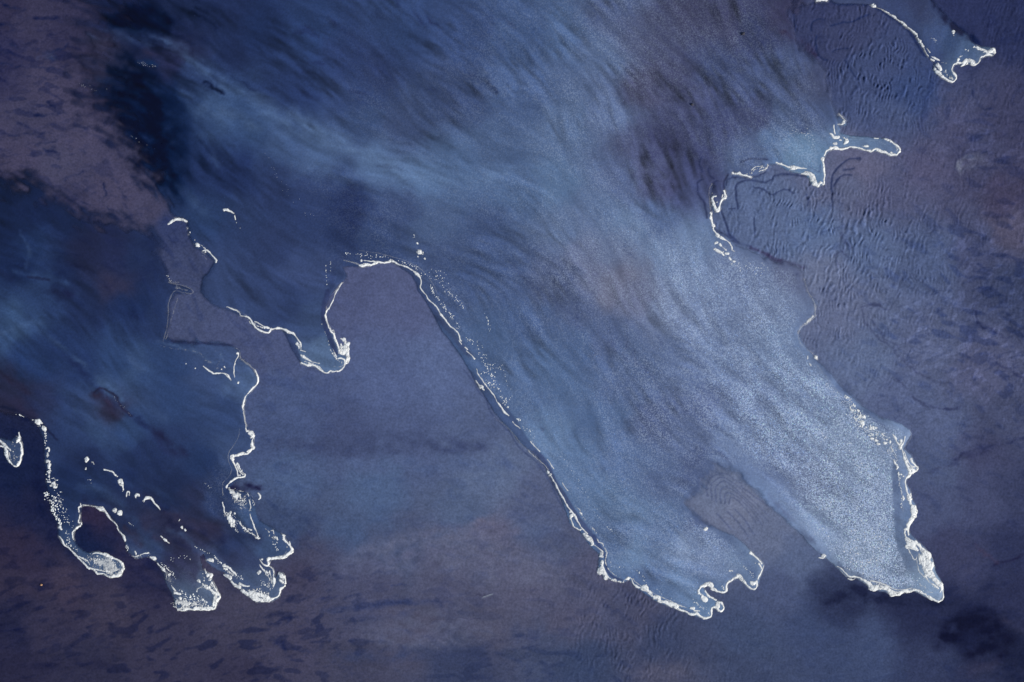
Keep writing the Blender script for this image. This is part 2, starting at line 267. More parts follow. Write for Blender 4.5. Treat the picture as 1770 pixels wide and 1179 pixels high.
for s, w_, k in (("500,390 560,372 640,400", 3.5, .6), ("500,400 530,480 600,550 660,600 760,700 900,780", 3, .5), ("520,400 600,520 700,600", 3, .4), ("380,170 370,120 400,100 435,135", 2.5, .6),
              ("680,750 760,845 850,890 960,908 1030,885", 5, .55), ("1090,360 1082,400 1100,470 1200,520 1300,590", 4, .6), ("1190,290 1230,280", 3, .5), ("1190,670 1290,730 1330,745", 8, .7),
              ("1000,1145 1080,1110 1200,1090 1330,1055", 9, .7), ("760,220 830,280 860,330", 3, .4), ("400,0 400,40 460,90", 4, .5), ("1080,40 1110,60", 3, .5)):
    dab('S', 'h', " ".join(f"{p},{w_}" for p in s.split()), (48, 52, 92), k, 2)  # shaded lobe edges of the right sand, painted dark
for s, w_, k, c_ in (("985,900 978,860 1000,800 1050,772 1140,762", 3, .7, (44, 46, 82)), ("1060,370 1072,480 1120,550 1180,552", 5, .6, (44, 46, 84)), ("350,1100 345,960", 3, .5, (48, 56, 98)),
              ("860,10 920,90 1000,160 1060,200 1100,230", 18, .75, (26, 32, 68)), ("1290,170 1330,190", 14, .5, (32, 36, 74)), ("230,1020 340,990", 3, .5, (112, 112, 150))):
    dab('B', 'd', " ".join(f"{p},{w_}" for p in s.split()), c_, k, 2.5)  # mound outline and lobe edges: their shaded sides drawn dark
dab('S', 'd', "1004,890,6 1000,860,12 1006,830,12 1030,800,8", (106, 107, 138), .8, 3)
dab('S', 'd', "1015,870,16 1040,835,30 1080,815,26 1120,820,14", (92, 92, 126), .6, 12)
# dark creases in the running water
for s, w_, k in (("340,380 345,470 375,510", 5, .7), ("510,480 520,560 545,620", 5, .7), ("600,450 602,560 585,620 610,660", 5, .75), ("640,600 640,660 690,700 760,790 800,880 835,930", 7, .6),
                 ("760,540 785,580", 5, .6), ("0,160 110,270 200,330 300,405", 7, .5), ("580,70 600,110 640,130", 7, .4), ("300,300 330,200 380,220", 16, .4), ("690,640 710,690", 12, .5),
                 ("950,1100 955,1180", 8, .7), ("960,1110 1060,1130 1150,1179", 8, .5), ("150,965 160,960", 5, .6), ("165,1000 175,1005", 5, .6), ("900,900 1000,960 1100,1020", 14, .3)):
    dab('W', 'g', " ".join(f"{p},{w_}" for p in s.split()), (66, 82, 130), k, 3)
for s, w_, k in (("370,90 430,140 510,195", 7, .6), ("620,50 635,85 655,105", 8, .5), ("720,0 745,40", 6, .6), ("820,60 845,110 875,135", 6, .6), ("880,80 900,115 960,148", 7, .6), ("1190,420 1240,470", 9, .5),
                 ("200,180 260,150 330,190", 14, .5), ("290,320 350,330", 14, .4), ("240,360 350,382", 8, .5), ("200,465 300,490 390,505", 12, .5), ("490,462 570,480", 7, .5), ("530,510 700,560", 10, .4),
                 ("620,845 700,855", 9, .6), ("840,440 1000,480", 14, .35), ("1260,90 1326,140", 9, .5), ("60,120 180,215", 14, .35), ("520,230 560,300 720,410", 10, .3), ("1100,380 1230,470", 14, .4)):
    dab('W', 'b', " ".join(f"{p},{w_}" for p in s.split()), (32, 44, 86), k, 3.5)
for s, w_, k in (("480,960 500,1080 490,1130", 50, .45), ("600,1040 640,1110", 8, .5)):
    dab('W', 'b', " ".join(f"{p},{w_}" for p in s.split()), (30, 44, 90), k, 12)
for s, w_, k in (("190,570 330,690 480,740 560,780 700,850 840,890", 26, .45), ("640,870 760,880 860,900", 16, .4), ("840,850 1000,900 1180,900 1300,860", 45, .3), ("0,500 100,600 250,700", 40, .3)):
    dab('W', 'b', " ".join(f"{p},{w_}" for p in s.split()), (104, 136, 184), k, 14)
for s, w_, k in (("600,140 760,170 900,240 1000,320 1090,400 1200,460 1320,500", 22, .5), ("1060,560 1200,600 1326,660", 30, .45), ("930,480 1050,570 1180,600", 40, .3), ("420,195 600,180 760,230", 14, .35),
                 ("1080,790 1110,840", 10, .4), ("840,900 960,1000 1060,1100", 20, .3), ("380,420 560,420 700,480", 14, .3)):
    dab('W', 'a', " ".join(f"{p},{w_}" for p in s.split()), (74, 102, 150), k, 9)
for s, w_, k in (("520,90 640,90 760,120 860,160", 22, .7), ("480,310 560,360 650,410", 14, .7), ("1050,420 1130,470", 14, .7), ("560,250 640,290 700,330", 30, .4), ("1000,700 1080,790", 12, .4),
                 ("980,60 1080,120 1110,180", 5, .6), ("1000,40 1060,70", 5, .5), ("900,180 1000,230", 7, .5), ("740,180 880,240", 7, .5), ("1180,390 1300,460", 10, .4)):
    dab('W', 'a', " ".join(f"{p},{w_}" for p in s.split()), (16, 26, 58), k, 4)
dab('W', 'a', "700,320,14 740,320,16 800,330,12", (30, 60, 110), .6, 4)
dab('W', 'a', "500,230,40 580,240,30", (60, 58, 88), .75, 10); dab('W', 'a', "740,265,18 840,275,12", (50, 46, 76), .6, 6); dab('W', 'a', "780,400,30 850,430,20", (42, 42, 74), .55, 12)
dab('W', 'a', "620,320,12 650,320,10", (54, 52, 82), .6, 4)
for s, w_, k in (("370,20 410,15", 6, .7), ("440,15 490,18", 10, .8), ("170,90 300,92", 5, .6), ("340,122 400,128", 5, .6), ("0,120 50,125", 14, .6), ("20,30 120,50", 16, .5), ("50,230 150,260 260,270 350,230", 9, .65),
                 ("0,320 60,325", 9, .7), ("80,340 270,350", 7, .6), ("120,390 230,395", 6, .6), ("180,590 330,578", 10, .65), ("240,520 280,548", 6, .7), ("50,690 90,685", 9, .6), ("120,680 230,675", 7, .6),
                 ("130,740 290,715", 8, .5), ("320,920 420,878", 6, .7), ("150,940 300,950 370,990", 4, .6), ("530,940 540,990 525,1005", 4, .8), ("600,960 640,1000", 3, .7), ("455,993 485,985", 5, .7),
                 ("410,1025 560,1060", 4, .6), ("440,1060 480,1100 560,1090 600,1140", 3, .6), ("0,0 30,40", 10, .3), ("400,760 430,780", 10, .5), ("220,760 290,775", 14, .45), ("390,960 440,965", 8, .5), ("0,255 60,275", 10, .5)):
    dab('S', 'a', " ".join(f"{p},{w_}" for p in s.split()), (34, 40, 76), k, 2.2)
dab('S', 'a', "200,280,14 270,290,12", (58, 80, 128), .6, 6)
dab('W', 'z', "190,150,14 215,150,26 225,160,40 250,215,46 275,290,40 300,330,20", (4, 22, 54), .85, 30)
dab('W', 'z', "200,40,14 240,32,22 290,40,16", (8, 22, 54), .9, 9)
# left sheet of water
for s, w_, k, c_ in (("0,525 60,505 150,470 210,465", 14, .6, (66, 94, 142)), ("180,480 270,560 400,650 520,760", 12, .45, (66, 92, 140)), ("70,200 250,240 330,260 400,320", 14, .4, (56, 82, 130)),
                     ("480,790 540,780 600,820 620,860", 16, .7, (70, 98, 148)), ("560,740 700,860 840,960", 30, .35, (62, 86, 134)), ("640,600 700,690 740,710", 12, .5, (66, 92, 142)),
                     ("100,0 150,100 130,200", 10, .3, (60, 84, 130)), ("380,900 460,960 560,1040 640,1100", 16, .4, (62, 86, 134)), ("800,560 960,600 1040,640", 8, .55, (78, 104, 152)), ("1040,620 1060,660 1120,670 1130,620", 6, .5, (84, 112, 160)),
                     ("230,300 330,320 380,300", 25, .7, (24, 30, 64)), ("140,230 250,245", 5, .7, (26, 30, 62)), ("0,210 60,240", 20, .5, (26, 34, 70)), ("330,150 450,200 560,290", 10, .5, (26, 32, 66)), ("600,400 720,440", 30, .4, (26, 38, 80)),
                     ("280,600 400,690 520,840 760,1000 880,1110", 16, .5, (30, 42, 84)), ("0,720 90,780 160,830", 16, .6, (44, 42, 72)), ("0,890 100,920 190,960 240,1010 290,1060", 6, .8, (22, 28, 62)),
                     ("0,840 80,870 160,930 200,980", 26, .6, (46, 42, 72)), ("480,830 520,860 560,900 600,930", 26, .8, (50, 46, 74)), ("480,820 520,800 590,840 620,900 670,940", 5, .8, (34, 30, 58)),
                     ("780,1000 860,1100 940,1130", 24, .5, (34, 36, 72)), ("870,560 1040,570 1180,580", 5, .7, (42, 48, 90)), ("900,0 960,80", 20, .4, (34, 36, 72)), ("520,240 640,300 620,260", 30, .4, (64, 60, 92))):
    dab('B' if w_ == 5 and c_[0] == 42 else 'W', 'e', " ".join(f"{p},{w_}" for p in s.split()), c_, k, max(1.6, w_/4))
for s, w_, k, c_ in (("400,180 500,190 600,260 700,380 740,450", 20, .45, (60, 84, 130)), ("850,400 930,430 1000,490 1060,530", 12, .5, (68, 88, 130)), ("600,160 800,200 900,300", 16, .35, (52, 74, 120)), ("700,190 760,230 850,330 900,400", 14, .6, (30, 32, 64)),
                     ("470,240 430,250 520,260", 18, .5, (30, 36, 72)), ("880,380 1000,400 1120,440", 14, .5, (32, 36, 72)), ("1040,480 1160,450 1320,440", 12, .5, (30, 38, 76)), ("780,270 900,280", 40, .5, (30, 44, 86)), ("900,350 990,370 1000,420", 12, .6, (58, 54, 84)),
                     ("830,310 900,330", 10, .5, (56, 52, 80)), ("640,400 720,470", 26, .6, (54, 50, 78)), ("780,440 860,470", 20, .5, (54, 50, 80)), ("900,460 960,500", 14, .5, (34, 36, 70))):
    dab('W', 'i', " ".join(f"{p},{w_}" for p in s.split()), c_, k, 5)
# dark and pale patches and bands on the bare sand
for s, w_, k, c_, so in (("430,480 500,500 560,500", 30, .6, (26, 34, 68), 9), ("400,430 420,480 480,520", 22, .7, (26, 34, 68), 5), ("640,540 760,560 820,620 840,680", 26, .45, (36, 38, 72), 8), ("610,690 700,680 800,690 860,710", 12, .6, (36, 38, 68), 4),
                     ("1100,190 1180,185 1326,190", 22, .75, (34, 34, 68), 4), ("200,50 190,180 220,290 290,380", 24, .6, (24, 30, 64), 9), ("0,1090 200,1105 400,1080 560,1090", 16, .45, (32, 32, 60), 9), ("0,890 60,900 120,920", 14, .5, (28, 30, 60), 6),
                     ("150,500 230,560 300,570", 20, .4, (34, 36, 66), 6), ("370,688 440,688", 6, .7, (36, 38, 70), 2), ("860,730 880,760", 10, .5, (34, 36, 68), 3), ("720,560 800,600 900,640", 10, .4, (34, 36, 68), 4)):
    dab('S', 'i', " ".join(f"{p},{w_}" for p in s.split()), c_, k, so)
dab('S', 'z', "480,768,14 600,770,20 720,766,20 840,772,14", (64, 72, 112), .6, 7)
dab('S', 'z', "490,808,12 600,806,14 760,802,16 880,806,14", (80, 92, 136), .5, 6)
dab('S', 'z', "600,975,24 680,960,34 760,950,34 860,975,40 960,1000,40", (96, 93, 124), .6, 14)
dab('S', 'z', "800,918,14 850,912,18 890,918,14", (100, 96, 128), .6, 7)
dab('S', 'z', "640,1090,30 740,1092,34 850,1085,26", (88, 86, 116), .6, 12)
for s, w_, k, c_, so in ( ("340,820 500,800 700,780 900,770 960,800", 14, .55, (54, 58, 96), 4), ("460,850 650,850 800,830", 20, .35, (56, 58, 94), 6), ("400,1060 560,1050 780,1040 1000,1040 1326,1050", 26, .5, (58, 62, 98), 8),
                     ("200,1010 300,1020 350,990", 8, .6, (48, 50, 84), 2), ("120,928 210,928", 7, .6, (48, 48, 82), 2), ("110,870 180,850 160,880", 10, .6, (46, 48, 82), 2), ("60,885 130,880", 6, .6, (46, 48, 82), 2), ("140,970 150,1020 180,1060", 9, .6, (46, 48, 82), 3),
                     ("90,980 160,960", 5, .6, (46, 48, 82), 2), ("300,790 330,760 420,740", 5, .5, (50, 52, 90), 2), ("330,830 390,745", 5, .5, (50, 52, 90), 2), ("700,685 770,683", 4, .7, (54, 58, 98), 1.6), ("585,640 630,615 650,620", 5, .6, (54, 58, 98), 1.6),
                     ("1020,850 1160,865", 5, .5, (50, 48, 80), 2), ("1130,740 1210,735", 5, .5, (50, 48, 78), 2), ("1160,748 1212,732", 2, .9, (150, 150, 168), .6), ("600,1115 900,1130", 16, .3, (84, 82, 112), 7), ("0,930 40,925", 6, .5, (46, 48, 82), 2), ("20,835 100,830", 6, .5, (46, 48, 82), 2),
                     ("860,380 960,390", 8, .4, (88, 88, 122), 5), ("1100,400 1326,395", 22, .5, (98, 96, 132), 8), ("430,640 480,600 620,580 800,520 1000,510", 20, .35, (86, 82, 116), 8), ("0,1150 60,1160", 14, .4, (40, 42, 74), 5), ("460,940 760,930 960,950", 34, .3, (86, 80, 112), 10)):
    dab('S', 'j', " ".join(f"{p},{w_}" for p in s.split()), c_, k, so)
for s, w_, k, c_, so in (("0,1040 300,1030 600,1030 900,1050 1326,1060", 30, .4, (56, 63, 98), 14), ("600,1140 800,1120 880,1130", 28, .5, (82, 82, 114), 7), ("0,985 200,965 400,940 600,960", 24, .35, (84, 80, 112), 10), ("0,545 140,530 250,545", 12, .3, (94, 94, 130), 5),
                     ("0,740 60,720 200,730", 26, .3, (84, 78, 108), 12), ("640,930 540,870 460,720", 10, .3, (60, 62, 98), 6), ("0,410 30,400", 20, .45, (92, 88, 122), 6)):
    dab('S', 'k', " ".join(f"{p},{w_}" for p in s.split()), c_, k, so)
for s, w_, k, c_, so in (("330,775 450,720 560,740 700,770 900,770", 30, .95, (30, 34, 64), 6), ("400,800 600,800 800,790", 14, .5, (38, 42, 76), 6), ("900,970 1000,900 1100,880 1200,940 1180,1010 1050,1030", 60, .95, (22, 24, 50), 13), ("940,720 1040,780", 36, .35, (34, 38, 74), 14),
                     ("1180,580 1260,560 1326,530", 6, .7, (32, 32, 66), 2.5), ("1080,480 1150,540 1200,575", 8, .5, (62, 52, 84), 3), ("980,40 1060,20 1150,0", 12, .6, (42, 44, 82), 4), ("1000,1130 1120,1110 1180,1080", 30, .3, (60, 56, 88), 10),
                     ("1220,870 1326,920", 16, .35, (74, 70, 104), 7), ("840,110 980,70", 10, .4, (48, 52, 94), 4)):
    dab('S', 'l', " ".join(f"{p},{w_}" for p in s.split()), c_, k, so)  # dark ones: cloudy shadows and corner dimming painted into the sand
# clear-edged darker ribbon inside the two long rims, pale thin films
BAND = (74, 92, 140)
dab('W', 'L', "180,60,20 300,170,40 420,330,60 560,500,75 680,640,80 800,790,65 900,930,55 1000,1060,50 1100,1170,45", (72, 94, 144), .85, .8)
dab('W', 'J', "1060,400,20 1180,470,22 1280,570,28 1330,680,30 1400,820,36 1500,930,36 1580,1040,40 1660,1160,40", (66, 82, 130), .7, 1)
dab('W', 'K', "120,60,18 160,170,24 260,290,26 380,420,30 470,560,32 600,700,34 700,850,36 820,980,36", (66, 84, 132), .75, 1)
dab('W', 'M', "180,20,40 280,110,42 370,260,38 430,400,36 540,560,40 640,740,42 740,880,40 850,1010,36 940,1130,34", (70, 86, 134), .9, .8)
dab('W', 'N', "190,60,34 270,180,22 335,300,12 345,420,16 380,510,16 460,580,16 560,610,10", (60, 76, 124), .9, .7)
dab('W', 'N', "1290,970,12 1400,1010,10 1480,1000,9", (70, 92, 142), .6, 1)
dab('W', 'J', "440,330,12 340,350,16 280,440,22 260,560,26 230,740,30 190,880,26 140,1010,26 130,1170,26", (52, 68, 116), .75, 1.5)
dab('W', 'J', "340,400,26 400,520,30 410,600,20", (58, 74, 120), .6, 3)
dab('W', 'I', "1230,30,30 1180,200,30 1165,340,26 1190,450,28 1250,600,34 1310,760,32 1350,830,16", (50, 62, 108), .85, 1)
dab('W', 'I', "1400,560,30 1430,680,26 1400,820,14", (58, 70, 116), .5, 2)
dab('W', 'I', "700,580,24 760,680,44 820,820,44 870,920,20", (58, 72, 118), .8, 1)
dab('W', 'I', "-20,270,22 120,330,12", (56, 78, 124), .4, 2)
dab('W', 'W', "490,60,20 500,300,40 520,600,44 530,900,44 545,1170,40", (96, 120, 168), .75, 3)
dab('W', 'X', "990,0,44 1010,200,44 1080,450,46 1180,650,40", (106, 132, 178), .75, 3)
dab('W', 'X', "100,480,20 260,590,22 420,680,22 620,740,22 860,830,22 1060,830,18", (94, 114, 160), .65, 2)
dab('W', 'z', "1330,855,5 1385,918,5 1420,955,4", (92, 108, 152), .5, 4)
dab('W', 'z', "1395,600,5 1440,650,7 1480,695,8 1510,720,9 1545,745,8", (86, 108, 156), .5, 3)
dab('W', 'V', "280,260,60 420,420,60 560,600,60 700,770,40", (94, 118, 166), .6, 3)
dab('W', 'O', "700,40,40 900,150,50 1050,300,50 1150,450,50 1200,560,30", (80, 104, 154), .5, 5)
dab('W', 'S', "130,230,30 200,260,36 280,290,22", (56, 74, 122), .7, 3); dab('W', 'S', "270,720,6 400,790,7 430,700,6", (64, 86, 138), .7, 1)
dab('W', 'S', "1000,400,3 1150,390,3 1250,440,3", (150, 172, 204), .7, .6)
for s in ("700,330 850,350 980,370", "740,390 900,380 990,375", "780,430 930,400"):
    dab('W', 'S', " ".join(p+",5" for p in s.split()), (140, 168, 204), .5, .8)
dab('S', 'L', "150,60,4 260,190,8 360,360,8 440,440,8 500,600,8 620,740,8 760,890,8 850,1040,8 1000,1170,8", (58, 68, 112), .8, .8)
dab('S', 'M', "60,20,8 240,180,8 330,320,9 400,440,9 480,620,9 570,760,9", (62, 74, 120), .75, .8)
dab('S', 'V', "300,100,16 420,230,18 560,370,14 700,430,10", (70, 84, 130), .6, 2)
# folds of the sand spit
for s_ in ("1036,250 1030,190 1050,152 1100,140 1165,185 1250,262 1326,335", "1058,262 1052,200 1072,165 1110,160 1170,210 1250,285 1320,360", "1080,268 1076,215 1095,185 1140,200 1200,250 1280,340", "1100,272 1100,228 1120,212 1165,238 1230,300 1290,380",
           "1122,270 1125,245 1150,245 1200,290 1260,370", "1015,235 1006,190 1022,145 1060,120 1110,122 1180,170", "1150,300 1200,350 1250,430", "1110,310 1170,370 1220,440", "1180,180 1260,240 1330,290", "1060,320 1130,400"):
    dab('S', 'k', " ".join(f"{p},{3.2-.35*k_}" for k_, p in enumerate(s_.split())), (72, 80, 124), .78, 1.1)
dab('W', 'k', "1000,140,10 985,200,10 950,245,6", (96, 118, 164), .5, 2)

def apply_dabs(x, y, Cs, Cw):
    """x, y : 2-D arrays of a tensor grid"""
    xr, yr = x[0], y[:, 0]
    jx = fbm(x, y, 9, 21, 3)*2.6; jy = fbm(x, y, 9, 27, 3)*2.6
    nz = fbm(x, y, 16, 24, 3); nl = np.clip(streak(LIC_C, x, y), -1.5, 1.5)
    for layer, P, col, k, soft in DABS:
        m = P[:, 2].max()+soft+5
        i0, i1 = np.searchsorted(xr, [P[:, 0].min()-m, P[:, 0].max()+m]); j0, j1 = np.searchsorted(yr, [P[:, 1].min()-m, P[:, 1].max()+m])
        if i1 <= i0 or j1 <= j0: continue
        sl = (slice(j0, j1), slice(i0, i1)); q = min(1.0, soft/2.0)
        clear = k >= .7 and soft <= 1.6          # drawn ribbons keep their width, the rest taper and break up
        if not clear and len(P) > 1:
            P = P.copy(); t = np.linspace(0, 1, len(P)); P[:, 2] *= .35+.75*np.sin(np.clip(t, .02, .98)*math.pi)**.6; q *= 1.6
        d, ww = seg_dist(x[sl]+jx[sl]*q, y[sl]+jy[sl]*q, P)
        a = k*sstep(ww+soft*1.3, ww-soft*1.3, d)
        if not clear: a = np.clip(a*(1+.9*nz[sl]+.35*nl[sl]), 0, 1)
        a = a[..., None]
        c = np.array(col, np.float32)
        if layer in 'SB': Cs[sl] = Cs[sl]*(1-a)+c*a
        if layer in 'WB': Cw[sl] = Cw[sl]*(1-a)+c*a

# ---- relief of the bed (metres)
RIDGE = [d[1] for d in DABS if d[0] in 'SB' and 1.3 <= d[4] <= 1.6 and .8 <= d[3] and d[1][:, 2].max() < 1.5 and d[1][:, 0].min() > 1180]
def patches(x, y):                           # outlines of the old lobes the ripples sit in
    return fbm(x+fbm(x, y, 40, 204, 2)*14, y, 95, 200, 3)*5.0
def ripples(x, y):
    v = patches(x, y); A = AMPF(x, y)[..., 2]*(.45+.75*sstep(.2, .5, np.abs(v-np.floor(v)-.5)*2))
    n = fbm(x, y, 34, 50, 3)
    a = math.radians(20)
    u = x*math.cos(a)+y*math.sin(a)+fbm(x, y, 9, 56, 2)*2.2
    r = np.sin(2*math.pi*u/9.0+n*7.0)*sstep(-.25, .45, fbm(x*1.3, y*.8, 11, 60, 3))
    r2 = np.sin(2*math.pi*(x*math.cos(.0)+y*math.sin(.0))/5.8+fbm(x, y, 26, 66, 3)*10)*sstep(-.1, .5, fbm(x, y, 16, 71, 2))
    return A, r*.8+r2*.75
def bed_z(x, y):
    near = ((x > -300) & (x < 2070) & (y > -300) & (y < 1480))
    A, r = ripples(x, y)
    z = A*r*.017 + fbm(x, y, 60, 90, 3)*.012+fbm(x, y, 7, 95, 3)*.0035
    for P in RIDGE:
        m = (x > P[:, 0].min()-9) & (x < P[:, 0].max()+9) & (y > P[:, 1].min()-9) & (y < P[:, 1].max()+9)
        if m.any():
            d, ww = seg_dist(x[m]+1.2, y[m]-1.2, P); z[m] = z[m]-.010*np.exp(-(d/2.0)**2)
    rr = np.hypot(x-1335, y-935)
    sp = sstep(55, 65, rr)*sstep(135, 120, rr)*((x > 1215) & (x < 1345) & (y > 805) & (y < 905))
    z = z + sp*np.sin(rr*2*math.pi/6.0+fbm(x, y, 30, 98, 2)*3)*.0008*(.4+.9*sstep(-.4,.4,fbm(x,y,20,99,2)))
    return (z*near-.02).astype(np.float32)
def warp(x, y, k=1.0):
    return x+fbm(x, y, 14, 30, 3)*1.6*k, y+fbm(x, y, 14, 36, 3)*1.6*k
def coverage(x, y, P, soft=True):
    s = SOFT(x, y)[..., 0]
    d = polysdf(x, y, P)
    d = d+fbm(x, y, 5, 33, 2)*.8+np.minimum(s, 30)*.9*fbm(x, y, 22, 38, 4)*(s > 2)+s*.5*streak(LIC_B, x, y)*(s > 4)*.6
    return d, sstep(-s, s, d)
def water_z(x, y, d):
    return (.022*sstep(-2.5, 7, d)-.004+fbm(x, y, 18, 44, 3)*.002).astype(np.float32)

def grow(lo, hi, step, far, g):
    c = np.arange(lo, hi+.1, step); out = []; s = step; p = hi
    while p < hi+far: s *= g; p += s; out.append(p)
    out = np.array(out); left = (lo-(out-hi))[::-1]
    return np.concatenate([left, c, out])
GX = grow(-12, 1782, 1.7, 14000, 1.032); GY = grow(-12, 1191, 1.7, 14000, 1.032)

def to_mesh(name, X, Y, Z, keep, cols, mat, attrs=None):
    """grid -> mesh keeping the cells flagged in keep; X right, Y down in plan units"""
    h, w_ = X.shape
    used = np.zeros((h, w_), bool)
    used[:-1, :-1] |= keep; used[1:, :-1] |= keep; used[:-1, 1:] |= keep; used[1:, 1:] |= keep
    idx = np.full((h, w_), -1, np.int64); n = int(used.sum()); idx[used] = np.arange(n)
    if n == 0: return None
    co = np.stack([(X[used]-CX)*S, (CY-Y[used])*S, Z[used]], -1).astype(np.float32)
    q = np.stack([idx[1:, :-1][keep], idx[1:, 1:][keep], idx[:-1, 1:][keep], idx[:-1, :-1][keep]], -1).astype(np.int32)
    me = bpy.data.meshes.new(name); f = len(q)
    me.vertices.add(n); me.vertices.foreach_set("co", co.ravel())
    me.loops.add(4*f); me.loops.foreach_set("vertex_index", q.ravel())
    me.polygons.add(f); me.polygons.foreach_set("loop_start", np.arange(0, 4*f, 4, dtype=np.int32))
    me.polygons.foreach_set("use_smooth", np.ones(f, bool))
    me.update(calc_edges=True)
    if cols is not None:
        at = me.color_attributes.new("tone", 'FLOAT_COLOR', 'POINT'); c = np.ones((n, 4), np.float32); c[:, :3] = cols[used]; at.data.foreach_set("color", c.ravel())
    for k, v in (attrs or {}).items():
        at = me.attributes.new(k, 'FLOAT', 'POINT'); at.data.foreach_set("value", v[used].astype(np.float32))
    me.materials.append(mat)
    o = bpy.data.objects.new(name, me); sc.collection.objects.link(o); return o

# ------------------------------------------------------------------ materials
def surf(name, rough, alpha=False, grain=.1, gscale=55, bump=.15, bscale=60, spec=.3, white=None):
    m = bpy.data.materials.new(name); m.use_nodes = True; t = m.node_tree; N = t.nodes; L = t.links; N.clear()
    out = N.new("ShaderNodeOutputMaterial"); p = N.new("ShaderNodeBsdfPrincipled"); L.new(p.outputs[0], out.inputs[0])
    p.inputs["Roughness"].default_value = rough; p.inputs["Specular IOR Level"].default_value = spec
    tc = N.new("ShaderNodeTexCoord")
    nz = N.new("ShaderNodeTexNoise"); nz.inputs["Scale"].default_value = gscale; nz.inputs["Detail"].default_value = 3; nz.inputs["Roughness"].default_value = .7
    L.new(tc.outputs["Object"], nz.inputs["Vector"])
    mr = N.new("ShaderNodeMapRange"); mr.inputs[1].default_value = .25; mr.inputs[2].default_value = .75
    mr.inputs[3].default_value = 1-grain; mr.inputs[4].default_value = 1+grain; L.new(nz.outputs[0], mr.inputs[0])
    if white is None:
        a = N.new("ShaderNodeVertexColor"); a.layer_name = "tone"; src = a.outputs[0]
    else:
        a = N.new("ShaderNodeRGB"); a.outputs[0].default_value = (*white, 1); src = a.outputs[0]
    vm = N.new("ShaderNodeVectorMath"); vm.operation = 'SCALE'; L.new(src, vm.inputs[0]); L.new(mr.outputs[0], vm.inputs["Scale"])
    L.new(vm.outputs[0], p.inputs["Base Color"])
    nb = N.new("ShaderNodeTexNoise"); nb.inputs["Scale"].default_value = bscale; nb.inputs["Detail"].default_value = 4; L.new(tc.outputs["Object"], nb.inputs["Vector"])
    bp = N.new("ShaderNodeBump"); bp.inputs["Strength"].default_value = bump; bp.inputs["Distance"].default_value = .01
    L.new(nb.outputs[0], bp.inputs["Height"]); L.new(bp.outputs[0], p.inputs["Normal"])
    if alpha:
        at = N.new("ShaderNodeAttribute"); at.attribute_name = "cover"; L.new(at.outputs["Fac"], p.inputs["Alpha"])
    return m
def speckle(m, scale, lo, hi, amount, attr):
    """sun and sky sparkle painted as pale grains into the water colour"""
    t = m.node_tree; N = t.nodes; L = t.links
    p = next(n for n in N if n.type == 'BSDF_PRINCIPLED'); tc = next(n for n in N if n.type == 'TEX_COORD')
    src = p.inputs["Base Color"].links[0].from_socket
    at = N.new("ShaderNodeAttribute"); at.attribute_name = attr
    for sc_, am in ((scale, amount), (scale*.62, amount*.6)):
        nz = N.new("ShaderNodeTexNoise"); nz.inputs["Scale"].default_value = sc_; nz.inputs["Detail"].default_value = 2.0; nz.inputs["Roughness"].default_value = .6; L.new(tc.outputs["Object"], nz.inputs["Vector"])
        mr = N.new("ShaderNodeMapRange"); mr.inputs[1].default_value = lo; mr.inputs[2].default_value = hi; mr.inputs[3].default_value = 0; mr.inputs[4].default_value = am; L.new(nz.outputs[0], mr.inputs[0])
        m1 = N.new("ShaderNodeMath"); m1.operation = 'MULTIPLY'; m1.use_clamp = True; L.new(mr.outputs[0], m1.inputs[0]); L.new(at.outputs["Fac"], m1.inputs[1])
        mx = N.new("ShaderNodeMix"); mx.data_type = 'RGBA'; L.new(m1.outputs[0], mx.inputs[0]); L.new(src, mx.inputs[6]); mx.inputs[7].default_value = (.56, .67, .86, 1)
        src = mx.outputs[2]
    L.new(src, p.inputs["Base Color"])
M_SAND = surf("wet_sand", .9, grain=.27, gscale=13, bump=.4, bscale=30, spec=.04)
M_WATER = surf("silty_water", .45, alpha=True, grain=.20, gscale=14, bump=.25, bscale=16, spec=.25)
speckle(M_WATER, 31, .50, .62, .9, 'glints')
M_FOAM = surf("foam", .9, alpha=True, grain=.06, gscale=30, bump=.5, bscale=40, spec=.1, white=(.95, .96, .93))
M_FLECK = surf("fleck_foam", .9, grain=.05, gscale=30, bump=.3, bscale=40, spec=.1, white=(.86, .88, .86))
M_GLINT = surf("glints", .8, grain=.1, gscale=20, bump=.2, bscale=40, spec=.2)

# ------------------------------------------------------------------ bed and water sheets
X, Y = np.meshgrid(GX, GY)
X = X.astype(np.float32); Y = Y.astype(np.float32)
wx = X+fbm(X, Y, 40, 100, 4)*26; wy = Y+fbm(X, Y, 40, 106, 4)*20
Cs = SAND(wx, wy); Cw = WATER(wx, wy)
apply_dabs(X, Y, Cs, Cw)
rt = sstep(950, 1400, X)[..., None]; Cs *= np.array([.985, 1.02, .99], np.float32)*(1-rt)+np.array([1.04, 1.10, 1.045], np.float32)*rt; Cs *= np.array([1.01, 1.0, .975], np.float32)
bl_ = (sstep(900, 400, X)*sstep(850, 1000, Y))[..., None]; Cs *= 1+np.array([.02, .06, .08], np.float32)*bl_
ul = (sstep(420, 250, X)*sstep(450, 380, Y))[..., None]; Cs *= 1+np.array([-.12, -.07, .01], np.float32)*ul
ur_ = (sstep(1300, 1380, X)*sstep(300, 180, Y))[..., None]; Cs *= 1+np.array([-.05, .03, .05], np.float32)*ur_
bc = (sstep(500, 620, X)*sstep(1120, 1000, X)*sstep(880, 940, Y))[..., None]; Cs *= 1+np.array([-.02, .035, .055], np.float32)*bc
ct = np.exp(-(((X-700)/260)**2+((Y-700)/260)**2))[..., None]; Cs *= 1+np.array([.03, .06, .07], np.float32)*ct
